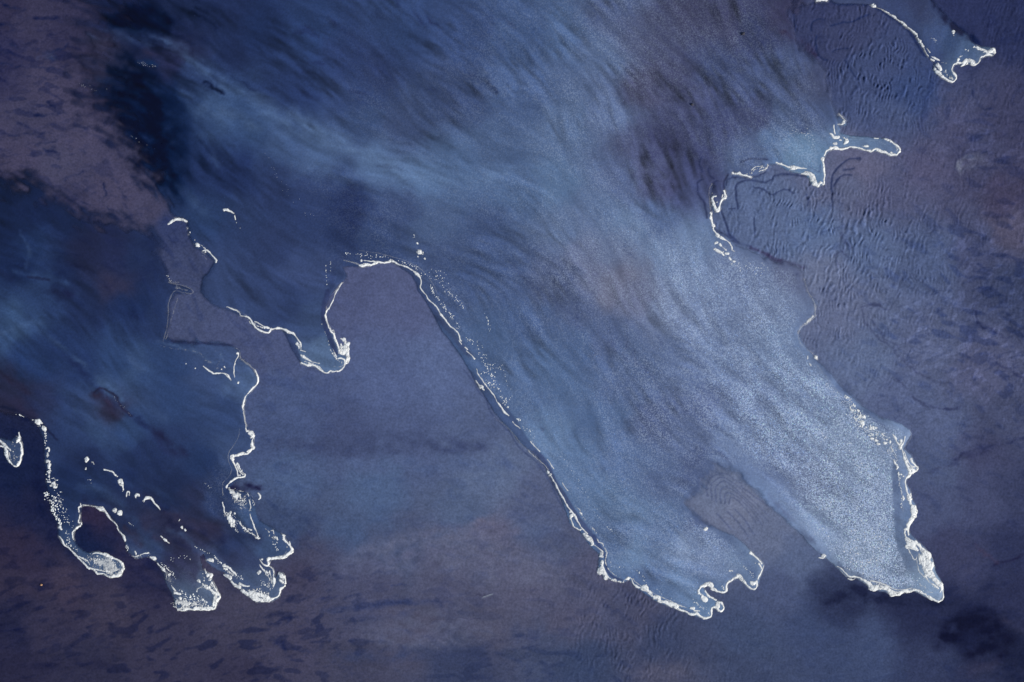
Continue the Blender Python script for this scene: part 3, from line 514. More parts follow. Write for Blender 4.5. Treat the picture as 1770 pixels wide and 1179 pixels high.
lm = Cw.mean(-1, keepdims=True); Cw += (.08*sstep(60, 110, lm))*((Cw @ np.array([.3, .55, .15], np.float32))[..., None]-Cw); Cw *= np.array([.965, .94, .925], np.float32)
Cw *= (1-.16*sstep(1.5, 4, AMPF(X, Y)[..., 3]))[..., None]
AM = AMPF(X, Y)
inside = sstep(700, 250, np.maximum(np.maximum(-X, X-1770), np.maximum(-Y, Y-1179)))
la = streak(LIC_A, X, Y); lb = streak(LIC_B, X, Y)
lc = streak(LIC_C, X, Y); eb = lc-streak(LIC_C, X+3.5, Y-3); ea = la-streak(LIC_A, X+6, Y-5)  # offset differences emboss the streaks: relief shading put into the colour
eb2 = lb-streak(LIC_B, X+2.2, Y-2); st = (la*.7+lb*.25+eb2*.55+eb*.75+ea*.75-1.6*sstep(.9, 1.9, lc)*sstep(.6, 1.6, AM[..., 0]))*AM[..., 0]*inside*(.35+.75*sstep(-.3, .5, fbm(X, Y, 70, 112, 3)))
hp = fbm(X/1.7, Y, 7, 120, 4)
st = np.where(st > 0, 1.8*np.tanh(st/1.8), st)
Cw *= (1+.085*st+.05*hp*inside*np.clip(AM[..., 0], .3, 1))[..., None]
# blotches: damp flecks left on the drained sand, elongated across
ur = X*.966-Y*.259; vr = X*.259+Y*.966          # the marks lean up to the right
bl = sstep(.16, .40, fbm(ur/2.3+lb*1.5, vr+lc*1.5, 11, 130, 5))*.6*sstep(-.25, .25, fbm(X, Y, 90, 140, 2))+sstep(.8, 1.7, lc+.5*lb)*.75+sstep(.25, .5, fbm(ur/2.6, vr, 5, 136, 3))*.35
k = np.clip(bl*AM[..., 1]*.75, 0, .85)*inside
Cs = Cs*(1-k[..., None]) + (Cs*np.array([.60, .68, .84]))*k[..., None]
pale = sstep(.15, .5, fbm(X/1.4, Y+X*.35, 9, 142, 4))*np.clip(AM[..., 1]-.3, 0, 1)*sstep(1380, 1500, X)
pale2 = sstep(.1, .35, fbm(X/1.3+8*lb, Y, 15, 216, 5))*sstep(.0, .3, fbm(X, Y, 80, 222, 2))*np.clip(AM[..., 1]-.4, 0, 1)*sstep(1380, 1480, X)
Cs *= (1+(.24*pale+.34*pale2)*inside)[..., None]
Cs *= (1+.035*st+.05*hp*inside)[..., None]
k2 = np.clip(bl*AM[..., 1]*.5, 0, .6)*inside; Cw = Cw*(1-k2[..., None])+(Cw*np.array([.74, .78, .88]))*k2[..., None]
A_, rp = ripples(X, Y)
Cs *= (1+.17*np.clip(A_, 0, 1.5)*rp*inside)[..., None]
gw = np.array([.3, .55, .15], np.float32)
for C_ in (Cs, Cw): C_ += .075*((C_ @ gw)[..., None]-C_)*sstep(30, 70, C_.mean(-1, keepdims=True))
v = patches(X, Y); gx_ = np.gradient(v, axis=1)/np.gradient(X, axis=1); gy_ = np.gradient(v, axis=0)/np.gradient(Y, axis=0)
dl = np.abs(v-np.round(v))/np.maximum(np.hypot(gx_, gy_), 1e-3)
kk = sstep(2.0, .3, dl)*sstep(-.15, .25, fbm(X, Y, 45, 212, 2))*sstep(1240, 1330, X)*inside*sstep(900, 700, Y)*.22
Cs = Cs*(1-kk[..., None])+Cs*np.array([.62, .64, .74])*kk[..., None]
lm = Cw.mean(-1, keepdims=True); Cw -= np.array([18, 14, 14], np.float32)*np.exp(-(lm/46)**4)*inside[..., None]*sstep(150, 200, X)[..., None]*sstep(420, 340, X)[..., None]*sstep(380, 300, Y)[..., None]
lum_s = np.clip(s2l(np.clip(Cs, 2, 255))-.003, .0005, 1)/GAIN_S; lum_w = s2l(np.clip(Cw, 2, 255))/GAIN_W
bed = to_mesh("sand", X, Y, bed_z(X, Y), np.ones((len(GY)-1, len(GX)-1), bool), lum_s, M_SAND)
bed["kind"] = "structure"
GLINT = .9*np.clip((AM[..., 3]-.25)/3.3, 0, 1)**1.05*(1+.4*fbm(X, Y, 30, 190, 3))*(1+.25*la)*inside
GLINT = np.clip(GLINT, 0.0, 1.3)
def clear_of_ribbons(x, y, v):
    xr, yr = x[0], y[:, 0]
    for layer, P, col, k_, so in DABS:
        if layer == 'W' and k_ >= .8 and so <= 2.0 and P[:, 2].max() > 2:
            m = P[:, 2].max()+6
            i0, i1 = np.searchsorted(xr, [P[:, 0].min()-m, P[:, 0].max()+m]); j0, j1 = np.searchsorted(yr, [P[:, 1].min()-m, P[:, 1].max()+m]); sl = (slice(j0, j1), slice(i0, i1))
            d, ww = seg_dist(x[sl], y[sl], P); v[sl] *= sstep(-1, 3, d-ww)
    e = np.interp(y, [780, 850, 930, 970, 1005, 1040], [1541, 1541, 1547, 1560, 1580, 1600]).astype(np.float32)+fbm(x, y, 14, 230, 3)*3; v *= 1-.93*sstep(-2.5, 2.5, x-e)*sstep(775, 815, y)*sstep(1400, 1420, x)
    return v
GLINT = clear_of_ribbons(X, Y, GLINT)
WBODIES = []
for P in (W_MAIN, W_LEFT, W_TOP, W_EDGE):
    x0, y0 = P[:, 0].min()-40, P[:, 1].min()-40; x1, y1 = P[:, 0].max()+40, P[:, 1].max()+40
    i0, i1 = np.searchsorted(GX, [x0, x1]); j0, j1 = np.searchsorted(GY, [y0, y1]); sl = (slice(j0, j1), slice(i0, i1))
    xs, ys = X[sl], Y[sl]; d, cv = coverage(xs, ys, P)
    m = cv > .004; keep = m[:-1, :-1] | m[1:, :-1] | m[:-1, 1:] | m[1:, 1:]
    o = to_mesh("water", xs, ys, water_z(xs, ys, d), keep, lum_w[sl], M_WATER, {"cover": cv*.97, "glints": GLINT[sl]*sstep(4, 16, d)})
    o["kind"] = "structure"; WBODIES.append(P)
# ------------------------------------------------------------------ foam
def surface_z(x, y):
    z = bed_z(x, y)
    for P in WBODIES:
        m = (x > P[:, 0].min()-40) & (x < P[:, 0].max()+40) & (y > P[:, 1].min()-40) & (y < P[:, 1].max()+40)
        if m.any():
            d, cv = coverage(x[m], y[m], P); z[m] = np.where(cv > .004, np.maximum(z[m], water_z(x[m], y[m], d)), z[m])
    return z
FLECKS = []          # x, y, r  in plan units
def foam(name, label, group, strokes, step=.75):
    """strokes: (tile, lace, opacity, path with half-widths)"""
    S_ = []
    for crop, lace, al, s in strokes:
        P = smooth_path(path(crop, s), 3) if len(s.split()) > 2 else path(crop, s)
        P = np.array(P); P[:, 2] = P[:, 2]*1.2+(.22 if al > .5 else .05); S_.append((P, lace, al))
    m = 6
    x0 = min((P[:, 0]-P[:, 2]).min() for P, _, _ in S_)-m; x1 = max((P[:, 0]+P[:, 2]).max() for P, _, _ in S_)+m
    y0 = min((P[:, 1]-P[:, 2]).min() for P, _, _ in S_)-m; y1 = max((P[:, 1]+P[:, 2]).max() for P, _, _ in S_)+m
    gx = np.arange(x0, x1, step); gy = np.arange(y0, y1, step)
    x, y = np.meshgrid(gx, gy)
    F = np.full(x.shape, -9., np.float32); A = np.zeros(x.shape, np.float32)
    for P, lace, al in S_:
        i0, i1 = np.searchsorted(gx, [(P[:, 0]-P[:, 2]*1.6).min()-5, (P[:, 0]+P[:, 2]*1.6).max()+5])
        j0, j1 = np.searchsorted(gy, [(P[:, 1]-P[:, 2]*1.6).min()-5, (P[:, 1]+P[:, 2]*1.6).max()+5]); sl = (slice(j0, j1), slice(i0, i1))
        xs, ys = x[sl], y[sl]
        jx = xs+fbm(xs, ys, 5, 150, 2)*.7; jy = ys+fbm(xs, ys, 5, 154, 2)*.7
        d, w_ = seg_dist(jx, jy, P)
        w_ = w_*(1+.55*fbm(xs, ys, 11, 158, 2)); f = w_-d+np.minimum(w_, 3)*.42*fbm(xs, ys, 6, 160, 2)+.28*np.minimum(w_, 1.6)*fbm(xs, ys, 2.2, 164, 2)
        if lace > 0:
            net = np.clip(1-np.abs(fbm(xs, ys, 5.5, 170, 2))*7, 0, 1)
            spk = sstep(.38, .6, fbm(xs, ys, 2.4, 176, 2))
            f = f-lace*(np.minimum(w_, 5)*1.7+.9)*(1-np.maximum(net*.85, spk))
        else:
            f = f-np.where(w_ > 1.6, 1.2*sstep(.5, .75, fbm(xs, ys, 4, 180, 2))*np.minimum(w_, 3)*.6, 0)
        a = (al if al > .5 else al*.5)*sstep(-.35, .55, f)
        vein = np.clip(1-np.abs(fbm(xs+ys*.4, ys, 6, 196, 3))*6.5, 0, 1)
        a = a*(1-.7*vein*sstep(1.3, 2.2, w_))*np.clip(.62+1.5*vn(xs/9, ys/9, 12)*.6+.4*sstep(.9, 1.8, w_), 0, 1)
        if al >= .8: a = np.maximum(a, .30*al*sstep(-3.4, .3, w_-d+.8*fbm(xs, ys, 4, 192, 2))*(.6+.8*vn(xs/9, ys/9, 11)))
        up = a > A[sl]
        A[sl] = np.where(up, a, A[sl]); F[sl] = np.maximum(F[sl], f)
    mk = A > .02
    keep = mk[:-1, :-1] | mk[1:, :-1] | mk[:-1, 1:] | mk[1:, 1:]
    z = np.zeros(x.shape, np.float32)
    near = mk.copy(); near[:-1] |= mk[1:]; near[1:] |= mk[:-1]; near[:, :-1] |= near[:, 1:].copy(); near[:, 1:] |= near[:, :-1].copy()
    zs = surface_z(x[near], y[near])
    ff = np.clip(F[near], 0, 6)
    z[near] = zs+.003+.016*np.sqrt(ff/3)+.006*np.sqrt(ff/3)*fbm(x[near], y[near], 2.6, 186, 2)-.006*(F[near] < 0)
    # local origin at the foam's middle
    mx, my = (x0+x1)/2, (y0+y1)/2
    o = to_mesh(name, x-mx+CX, y-my+CY, z, keep, None, M_FOAM, {"cover": A})
    if o is None: return
    o.location = ((mx-CX)*S, (CY-my)*S, 0)
    o["label"] = label; o["category"] = "foam"
    if group: o["group"] = group
    return o
def L(crop, s, lace=0., al=1.): return (crop, lace, al, s)
def scatter(crop, s, n, r0, r1, seed):
    P = smooth_path(path(crop, s), 4); g = np.random.default_rng(seed)
    seg = np.hypot(*(np.diff(P[:, :2], axis=0).T)); cum = np.r_[0, np.cumsum(seg)]
    for k in range(n):
        t = g.random()*cum[-1]; i = min(np.searchsorted(cum, t)-1, len(seg)-1); i = max(i, 0); u = (t-cum[i])/max(seg[i], 1e-6)
        p = P[i]*(1-u)+P[i+1]*u; q = g.normal(0, .5, 2)*p[2]
        FLECKS.append((p[0]+q[0], p[1]+q[1], (r0+(r1-r0)*g.random()**2.2)/7.367))
def spots(crop, s):
    for p in path(crop, s): FLECKS.append(tuple(p))

RIMS = "foam lines at the edges of the running water"
foam("foam_line", "white foam outlining the small cupped tongue of water at the far left edge", RIMS, [
    L('A', "-60,430,9 0,458,12 40,490,16 80,535,13 112,550,7 140,580,6"), L('A', "-20,515,12 50,535,14 80,580,22 88,640,24 110,700,17 150,755,11 200,780,8", .12),
    L('A', "115,600,14 140,690,12 165,745,9", .35), L('A', "200,780,8 230,760,10 255,710,8 270,650,7 285,620,8 276,560,9 268,500,9 250,475,6"),
    L('A', "230,440,20 240,400,7 235,350,4"), L('A', "215,470,8"), L('A', "170,480,12 180,600,22 190,700,28 235,640,16", .85, .55)])
foam("foam_line", "lacy white foam sheet filling the rounded toe of the leftmost curling finger", RIMS, [
    L('B', "320,520,17 345,550,8"), L('B', "315,640,4 350,690,7 375,750,10 430,790,8 500,860,8 560,920,8 620,980,8 680,1040,16 750,1065,10 800,1120,13 850,1115,12 885,1118,9 940,1155,9 1010,1155,14 1070,1135,22 1110,1080,18 1130,1040,10 1110,985,12 1070,950,8 1010,925,9 930,885,13 870,865,16 800,850,8 740,860,5", .06),
    L('B', "720,920,60 820,960,80 950,1010,85 1040,1060,60", .78, .55), L('B', "880,1060,40 980,1090,50 1060,1060,40", .6, .6), L('B', "560,900,6 640,940,14 680,960,8 700,1000,6", .25), L('B', "640,1010,3 700,1040,4 860,1080,5 960,1090,5")])
foam("foam_line", "thin ragged white foam line along the inner curve of the leftmost curling finger", RIMS, [
    L('B', "495,690,5 485,640,9 490,580,9 540,530,11 580,510,9 592,470,11 560,460,8 572,390,6", .2), L('B', "575,390,5 560,300,8 562,270,8 590,245,8 575,205,4", .25), L('B', "610,245,3 720,250,3 780,265,4", .15)])
foam("foam_line", "white foam arc thick at its top over the dark brown sand island at lower left", RIMS, [
    L('B', "795,270,10 850,290,22 890,315,14 920,360,10 960,420,8 1020,470,6 1050,510,6 1050,545,7 1090,590,7 1130,640,10 1150,695,7", .05)])
foam("foam_line", "broken white foam chain running down the left side of the second finger of water", RIMS, [
    L('D', "210,300,9 250,312,12 300,290,7 340,280,6", .25), L('D', "350,275,5 420,262,7", .1), L('D', "245,240,5 265,290,6"), L('D', "440,315,8 490,335,27"), L('D', "530,395,6 580,440,8"), L('D', "600,462,15 625,495,13"),
    L('D', "690,535,18"), L('D', "650,450,5 695,500,5", .2), L('D', "710,680,3 760,740,6", .1), L('D', "750,770,13 818,782,11"), L('D', "825,840,15"), L('D', "640,490,6 650,580,5", .2),
    L('D', "130,240,16 250,330,26 440,300,26", .7, .35), L('D', "580,420,26 660,540,40 700,620,40", .6, .3)])
foam("foam_line", "broad white foam hem around the blunt toe of the second finger, right arm lacy", RIMS, [
    L('D', "760,950,7 800,985,7 850,1000,9 920,975,9 980,985,9 1040,965,22 1120,975,20 1200,975,18 1250,970,14 1275,920,12 1285,860,22 1320,840,12 1330,820,9 1300,780,10", .04),
    L('D', "1175,545,16 1210,548,14 1200,600,14"), L('D', "1160,700,26 1220,740,34 1270,800,34 1250,870,26 1245,930,22", .28), L('D', "1100,660,16 1150,690,30 1210,690,26 1260,720,16", .42),
    L('D', "1060,620,14 1075,640,8"), L('D', "1040,720,14 1100,680,14", .4), L('D', "800,890,60 950,900,60 1100,930,50", .72, .75), L('D', "760,940,20 820,970,30 930,955,24", .45, .7),
    L('D', "1135,470,4 1150,520,6"), L('D', "1095,500,10 1130,580,14 1110,640,14", .55), L('D', "1225,640,8 1270,720,10 1300,790,8", .2)])
foam("foam_line", "thick white foam belly along the left and lower edge of the third finger of water", RIMS, [
    L('E', "200,500,3 230,500,14 265,508,22"), L('E', "420,570,12 450,580,10 500,610,7 520,635,9 580,690,8"), L('E', "450,615,8"), L('E', "430,600,14 500,660,22 570,710,16 650,755,7", .5), L('E', "420,692,9 460,705,14 500,720,16 500,745,8", .05),
    L('E', "515,780,9 560,820,18 620,850,17"), L('E', "620,800,10 700,830,10 742,828,4"), L('E', "650,890,20 720,930,28 780,970,44 850,1005,34 930,1015,32 1000,1012,24 1050,992,13 1110,960,8 1135,910,9 1140,870,9 1190,840,8 1200,820,7", .08),
    L('E', "740,900,26 850,940,38 950,970,34 1000,980,20", .33), L('E', "780,870,14 880,900,24 980,955,24", .5), L('E', "1125,675,20 1160,700,26 1185,730,14", .12), L('E', "1130,750,18 1160,780,24 1190,800,12", .35), L('E', "1195,700,5 1205,800,6")])
foam("foam_line", "slender lacy white foam loop curling down inside the third finger", RIMS, [
    L('E', "930,610,8 950,640,14 985,690,24 1005,760,16 990,830,12 1000,870,8", .5), L('E', "1062,750,16 1060,790,22 1050,830,12", .1), L('E', "990,580,3 1030,600,4 1050,650,4 1050,740,4", .1), L('E', "1000,640,4 1020,720,4 1030,800,4", .1), L('E', "880,560,5 905,605,6 950,660,5", .1)])
foam("foam_line", "crisp white foam line around the pointed beak of water beside the third finger", RIMS, [
    L('E', "905,490,9"), L('E', "880,490,3 920,550,4 970,576,5 990,540,8 988,492,14 1050,478,12 1150,470,12 1210,455,13 1240,425,13 1283,392,14 1290,365,9 1260,320,6 1210,268,8 1180,235,9 1182,195,12 1160,180,6"),
    L('E', "1075,200,14 1100,240,14 1095,270,12", .4), L('E', "940,100,3 990,140,5 1005,190,8", .3), L('E', "1020,130,4 1045,125,4 1060,170,5", .2), L('E', "1225,330,3 1220,390,4 1180,450,3", .3), L('E', "1260,270,3 1262,310,3"), L('E', "1050,215,18 1110,230,16", .65)])
foam("foam_line", "pair of ragged pointed foam streaks trailing beneath the dark notch in the left water's edge", RIMS, [
    L('C', "1510,650,6 1522,700,6 1535,780,6", .1), L('C', "1550,800,20 1600,860,36 1620,930,30 1650,960,14", .42), L('C', "1655,890,8 1655,960,10"), L('C', "1665,790,10"), L('C', "1610,780,10 1605,810,8"), L('C', "1620,860,14"),
    L('E', "600,0,10 655,70,14 715,125,20 800,180,16 860,225,14", .42), L('E', "540,5,12 555,50,8"), L('E', "780,0,6 800,60,6 830,130,7 858,200,8", .12), L('E', "735,105,6 770,118,9", .1), L('E', "820,215,14 895,225,5", .3)])
foam("foam_line", "speckled white foam curtain with two bright knots just below the dark notch", RIMS, [
    L('F', "505,810,12 530,818,16"), L('F', "560,855,12 585,860,18"), L('F', "600,830,9 620,850,12 630,890,10", .1), L('F', "550,830,40 640,900,60 680,980,40", .88, .7), L('F', "720,830,4 745,870,4", .2), L('F', "740,910,4 752,960,6 762,1008,6 745,1050,4", .05), L('F', "755,1095,4 775,1175,5", .1),
    L('F', "560,790,8 700,810,8", .6, .6)])
foam("foam_wisp", "small white hook of foam standing free at the right of the dark notch", None, [L('F', "848,828,7 860,840,6 882,865,6 880,885,6 862,910,3")])
foam("foam_line", "fine white foam line wriggling down the left water's right shore, with a frilled knot", RIMS, [
    L('G', "1260,370,4 1285,430,6 1300,490,8 1285,540,6 1240,588,6 1180,650,5 1130,720,4 1108,800,8 1103,860,4 1115,940,3 1135,1040,3 1150,1120,3"),
    L('F', "712,35,9 740,50,10 770,80,24 800,100,8 768,120,12", .06), L('F', "808,100,4 785,150,4 780,200,9 785,225,14 798,250,7 760,285,9 718,330,7 660,322,12 600,338,9 550,358,9 525,372,22 530,405,12"),
    L('F', "720,300,5 745,280,5"), L('F', "700,0,3 705,30,4"), L('G', "1080,230,8 1180,300,8 1265,375,6", 0, .35)])
foam("foam_line", "small looped white foam spur under the frilled knot on the left water's shore", RIMS, [
    L('F', "530,415,4 565,490,5 590,560,4 600,600,4"), L('F', "590,448,8 580,470,6 600,520,6 640,575,4 660,590,5"), L('F', "603,455,5 612,505,9 640,535,13 645,550,10"), L('F', "650,560,4 685,590,5 685,612,5 650,625,6 600,625,8 545,655,13 510,678,12 475,712,3 455,740,11 455,760,5"), L('F', "600,600,6 630,600,5", 0)])
foam("foam_film", "faint bluish foam film line running parallel inside the left water's wriggling shore", "faint foam films drawn on the water", [
    L('F', "625,0,3 600,120,3 545,220,3 500,280,3 470,360,4 500,470,3 520,540,3 480,620,3 420,680,4 400,760,4 410,850,5", .05, .38)])
foam("foam_wisp", "thin white foam whisker with a bead at its right end afloat in the left water", "white foam whiskers on the left water", [
    L('G', "600,318,3 650,355,6 700,390,6 740,410,6 820,403,5 870,408,5 905,435,12 930,460,5 955,500,3"), L('G', "500,345,4"), L('G', "378,283,3")])
foam("foam_wisp", "near vertical hair of foam hanging from a small white cap beside the left water's corner", "white foam whiskers on the left water", [
    L('G', "1028,155,6 1045,152,9 1045,190,4 1010,250,3 990,370,4 1000,460,2"), L('G', "1000,80,4 1050,110,5 1070,160,8 1070,210,10", .2, .35)])
foam("foam_clump", "oval bead of white foam below the hair of foam in the left water's corner", None, [L('G', "1043,518,10 1043,532,9")])
foam("foam_clump", "tiny ragged white foam tuft above the whisker in the left water", None, [L('G', "870,325,10 880,340,8", .2), L('G', "835,355,5")])
foam("foam_film", "pale looping foam film on the thin spike of water near the left sand flat", "faint foam films drawn on the water", [
    L('H', "200,1000,4 260,1080,5 340,1090,6 400,1120,7 500,1170,10", .3, .3), L('e', "860,258,3 900,268,4 945,280,3 980,300,3 975,318,3 935,312,2.5 895,302,2.5 872,325,3 858,370,2.5 856,430,2.5 850,490,2.5 830,560,2", .1, .2), L('e', "905,340,3 885,400,3 865,480,2 845,550,2", .3, .25), L('e', "900,285,9 950,300,8", .3, .3)])
foam("foam_film", "swirled pale foam film at the head of the left water's inner bay", "faint foam films drawn on the water", [
    L('G', "60,60,10 200,90,8 400,110,8 560,150,8 620,230,16 700,270,10", .45, .25), L('G', "680,130,5 800,130,6 820,220,6 780,300,12", .5, .25), L('G', "850,220,5 840,280,7 760,360,8", .5, .22)])
foam("foam_wisp", "thick white foam crescent arched over a dark fringe at the brown sand's tip", None, [L('H', "235,350,12 262,318,17 320,288,15 370,285,16 420,295,13 460,312,7")])
foam("foam_wisp", "white foam curl trailing a dotted tail in the dark upper left water", None, [L('H', "940,168,9 975,165,12 1010,182,10 1060,210,7"), L('H', "1072,240,5 1080,260,7 1085,290,4"), L('H', "1100,330,5", 0, .6), L('H', "1145,405,6", 0, .6)])
foam("foam_wisp", "ragged white foam strip with a hooked tail at the sand flat's edge below the crescent", None, [
    L('H', "585,605,13 605,625,19 628,632,10"), L('H', "640,612,3 700,662,4", .2), L('H', "668,692,6 710,680,7 750,702,8 800,760,5 833,798,6 838,830,7", .08), L('H', "700,705,8", .1), L('H', "650,740,5 720,800,5", .2, .35), L('H', "505,455,9", .1), L('H', "490,475,4"), L('H', "476,405,4"), L('H', "565,550,4", 0, .6)])
foam("foam_line", "white foam line with a swollen lacy knot along the upper shore of the sand flat", RIMS, [
    L('I', "-60,225,3 0,245,3 100,292,3 120,335,4 200,350,6 240,382,7 270,430,10 300,470,9 350,520,8 420,545,8 470,552,8 495,520,9 502,500,8"), L('I', "290,430,10 360,480,14 430,490,14 490,500,10", .3), L('I', "230,415,8 280,450,14", .2), L('I', "300,410,4 360,440,5 420,475,6 480,490,7"),
    L('I', "500,515,7 560,500,6 610,495,6 670,510,6 720,538,9 790,565,9 815,590,7 850,640,4 880,690,4 890,760,4"), L('I', "0,235,4 140,300,3 240,370,3", .1, .35)])
foam("foam_line", "white foam line scalloped round the hooked toe of water beside the big foam lump", RIMS, [
    L('I', "835,695,11 850,725,9 862,755,5"), L('I', "885,775,6 950,800,3", .2), L('I', "885,835,6 905,850,11 940,872,12 980,895,10 1015,918,5 1120,945,3", .05), L('I', "890,938,8 940,955,11 990,965,10 1040,965,7 1080,985,7 1130,1022,6 1170,1052,5 1220,1066,6 1245,1052,8 1262,1038,7 1310,1046,6 1370,1040,7 1420,1005,6 1440,960,6 1442,905,7 1400,880,6 1360,885,5"),
    L('I', "930,915,12 1000,940,12 1050,950,10", .3, .8), L('I', "1060,965,5 1120,990,4 1170,1045,3"), L('I', "1370,920,12 1400,930,10", .45), L('I', "1290,980,8 1380,990,12 1430,965,8", .3, .35)])
foam("foam_patch", "largest solid lump of white foam, grooved, on the right side of the hooked toe", None, [
    L('I', "1435,655,24 1455,700,30 1450,760,34 1420,805,28", 0), L('I', "1395,700,13 1400,760,16 1392,800,18"), L('I', "1475,810,16 1480,870,17 1478,925,16 1455,945,8"), L('I', "1345,685,7 1365,740,8 1380,795,12"), L('I', "1385,628,4 1420,640,8")])
foam("foam_line", "narrow white foam thread down the channel left of the domed sand flat", RIMS, [
    L('J', "375,660,4 335,720,4 290,790,4 268,860,5 210,970,5 198,985,11 175,1030,5 168,1080,9 180,1120,4 195,1170,4"), L('I', "1205,390,4 1240,480,4 1265,540,7 1300,570,7 1320,640,8 1345,690,9"), L('I', "1275,530,4 1300,520,4 1310,570,4")])
foam("foam_line", "dotted white foam thread on the outer side of the channel above the hooked toe", RIMS, [
    L('I', "1150,450,5 1160,480,5", .3), L('I', "1190,545,4 1215,600,3", .3), L('I', "1230,640,4 1243,700,4 1243,740,4", .4), L('I', "1260,770,4 1290,820,9 1320,860,10 1350,900,7 1390,930,5", .4), L('I', "1290,760,3 1340,860,4", .2)])
foam("foam_line", "white foam crest, thickest at its left, along the top of the domed sand flat", RIMS, [
    L('J', "600,435,9 630,432,17 700,422,15 750,425,11 800,405,14 840,390,11 900,402,6 950,392,7 1000,375,13 1040,385,6 1110,425,5 1200,450,5 1270,490,5 1320,535,12 1350,570,11 1378,610,5 1385,665,5 1370,710,5 1420,780,4 1455,820,5"),
    L('J', "660,372,3 760,382,5 800,386,3"), L('J', "625,375,8"), L('J', "400,368,8 500,390,8 590,425,8", 0, .45)])
foam("foam_line", "fine white foam thread down the right flank of the domed sand flat", RIMS, [
    L('K', "275,235,4 300,280,5 380,350,4 430,420,5 455,465,7 500,520,6 560,600,5 620,650,4 680,710,5 700,780,5 715,805,3"), L('K', "690,800,3 720,850,3"), L('K', "765,888,3 800,915,4"), L('K', "780,930,3 850,990,3 885,1032,7"),
    L('L', "320,60,3 340,120,3 400,210,3 460,290,3 540,390,3 580,470,4 622,522,10 650,570,8 690,620,6 735,655,3"), L('L', "780,730,5 820,770,3 880,815,3"), L('L', "1010,980,3 1060,1040,3 1130,1110,3"), L('M', "340,100,3 420,220,3"), L('M', "530,400,4 560,450,3 600,500,3", .1)])
foam("foam_clump", "bright foam spindle with a needle tail in the dark ribbon of the dome's right flank", None, [L('L', "315,203,3 350,255,4 380,283,18 392,300,8 415,325,3")])
foam("foam_film", "twin pale film lines in the dark ribbon along the dome's lower right flank", "faint foam films drawn on the water", [
    L('M', "100,0,4 200,90,3 300,170,3 350,230,3", .05, .6), L('M', "140,0,3 240,110,3 330,200,3", .1, .35), L('L', "540,670,6 700,790,8 800,900,8 880,1000,8 1000,1110,8", .2, .22)])
foam("foam_film", "dotted pale film arc over the crest of the domed sand flat", "faint foam films drawn on the water", [
    L('J', "600,240,4 750,265,4 900,290,4 1020,325,4 1150,360,4 1300,430,4 1400,500,4 1500,620,4 1570,740,5 1590,800,4", .1, .34)])
foam("foam_line", "white foam cord, beaded, leading down to the lower left corner of the middle tongue", RIMS, [
    L('M', "340,262,12 352,270,9"), L('M', "378,298,14"), L('M', "390,320,4 440,410,4 480,490,7 530,580,5 590,690,7 640,760,6 700,840,7 740,920,5 790,990,6 850,1050,7"), L('M', "625,770,10"), L('M', "640,820,14"), L('M', "630,850,5 660,920,8 680,960,7 740,995,6 765,997,9"),
    L('M', "800,1050,9 850,1095,22 885,1120,14 910,1160,14"), L('N', "75,20,12 110,65,20 150,95,10 178,145,14 165,158,10"), L('N', "200,160,4 300,240,5")])
foam("foam_film", "ragged pale inner foam thread beside the dark ribbon at the middle tongue's left edge", "faint foam films drawn on the water", [
    L('M', "750,775,6 770,795,12"), L('M', "690,690,3 730,725,5 760,760,3", .1, .7), L('M', "775,810,7 820,870,8 850,900,6", .45, .8), L('M', "900,965,7 960,1030,7 975,1100,7", .4, .8), L('N', "230,30,5 250,120,5 300,140,7 320,190,7 350,230,7 352,300,6 340,370,6 370,450,6 430,520,6 490,560,5 560,580,5", .3, .85)])
foam("foam_line", "row of plump white foam knots around the rounded lower left corner of the middle tongue", RIMS, [
    L('N', "290,255,16 288,295,20 308,312,8"), L('N', "297,360,10 293,385,18 300,420,11"), L('N', "285,462,22 278,500,26 315,505,18 340,560,18 358,580,22"), L('N', "310,440,6 340,510,8 380,570,5 410,590,6"), L('N', "420,608,10 468,612,26"), L('N', "530,630,15 500,625,6"), L('N', "565,640,7 590,600,10 630,590,24", .15), L('N', "650,575,5 680,600,5", .1), L('N', "250,420,4 245,490,4", .2, .5)])
foam("foam_line", "thick white foam rope along the slanting lower edge of the middle tongue", RIMS, [
    L('N', "680,610,6 700,660,9 740,690,12 780,705,9"), L('N', "800,715,12 835,715,30 870,740,20 920,785,15 960,815,14"), L('N', "975,825,22 1010,830,27 1020,870,15 1060,885,17 1110,890,19 1170,915,19 1230,937,19 1265,962,14 1290,990,10 1340,1000,9 1380,1015,9 1420,1043,11 1460,1045,8 1500,1030,12 1540,1060,12 1590,1090,13 1620,1095,9 1660,1085,11 1690,1060,8 1695,1000,7 1700,960,8 1745,950,9"),
    L('N', "690,590,4 720,630,5 800,690,6", .2, .8), L('N', "880,730,3 1000,800,4 1100,840,4 1250,915,4 1380,960,6", .15, .7), L('N', "1420,965,6 1465,970,10", .1), L('N', "1470,995,6 1540,1000,6", .15)])
foam("foam_line", "curved white foam question mark in the notch of the middle tongue's toe", RIMS, [
    L('O', "500,775,12 500,735,12 530,690,16 580,672,20 640,655,19 660,680,20"), L('O', "515,790,10 535,800,12 560,840,26 590,862,17"), L('O', "650,690,16 690,730,14 760,755,9 820,764,9 852,740,10 850,680,10 870,640,9 920,610,9 940,590,11 985,572,10 1005,550,20 1030,580,14 1060,610,14 1100,660,8 1150,710,6 1200,726,7 1238,695,12 1240,640,18", .02)])
foam("foam_line", "small white foam loop with a hole at the lower tip of the middle tongue", RIMS, [L('O', "580,750,5 600,780,6 620,810,11 680,840,9 720,865,9"), L('O', "735,905,22 735,940,20"), L('O', "760,890,6 795,905,7 815,970,6 800,1003,7 760,995,8 720,965,9")])
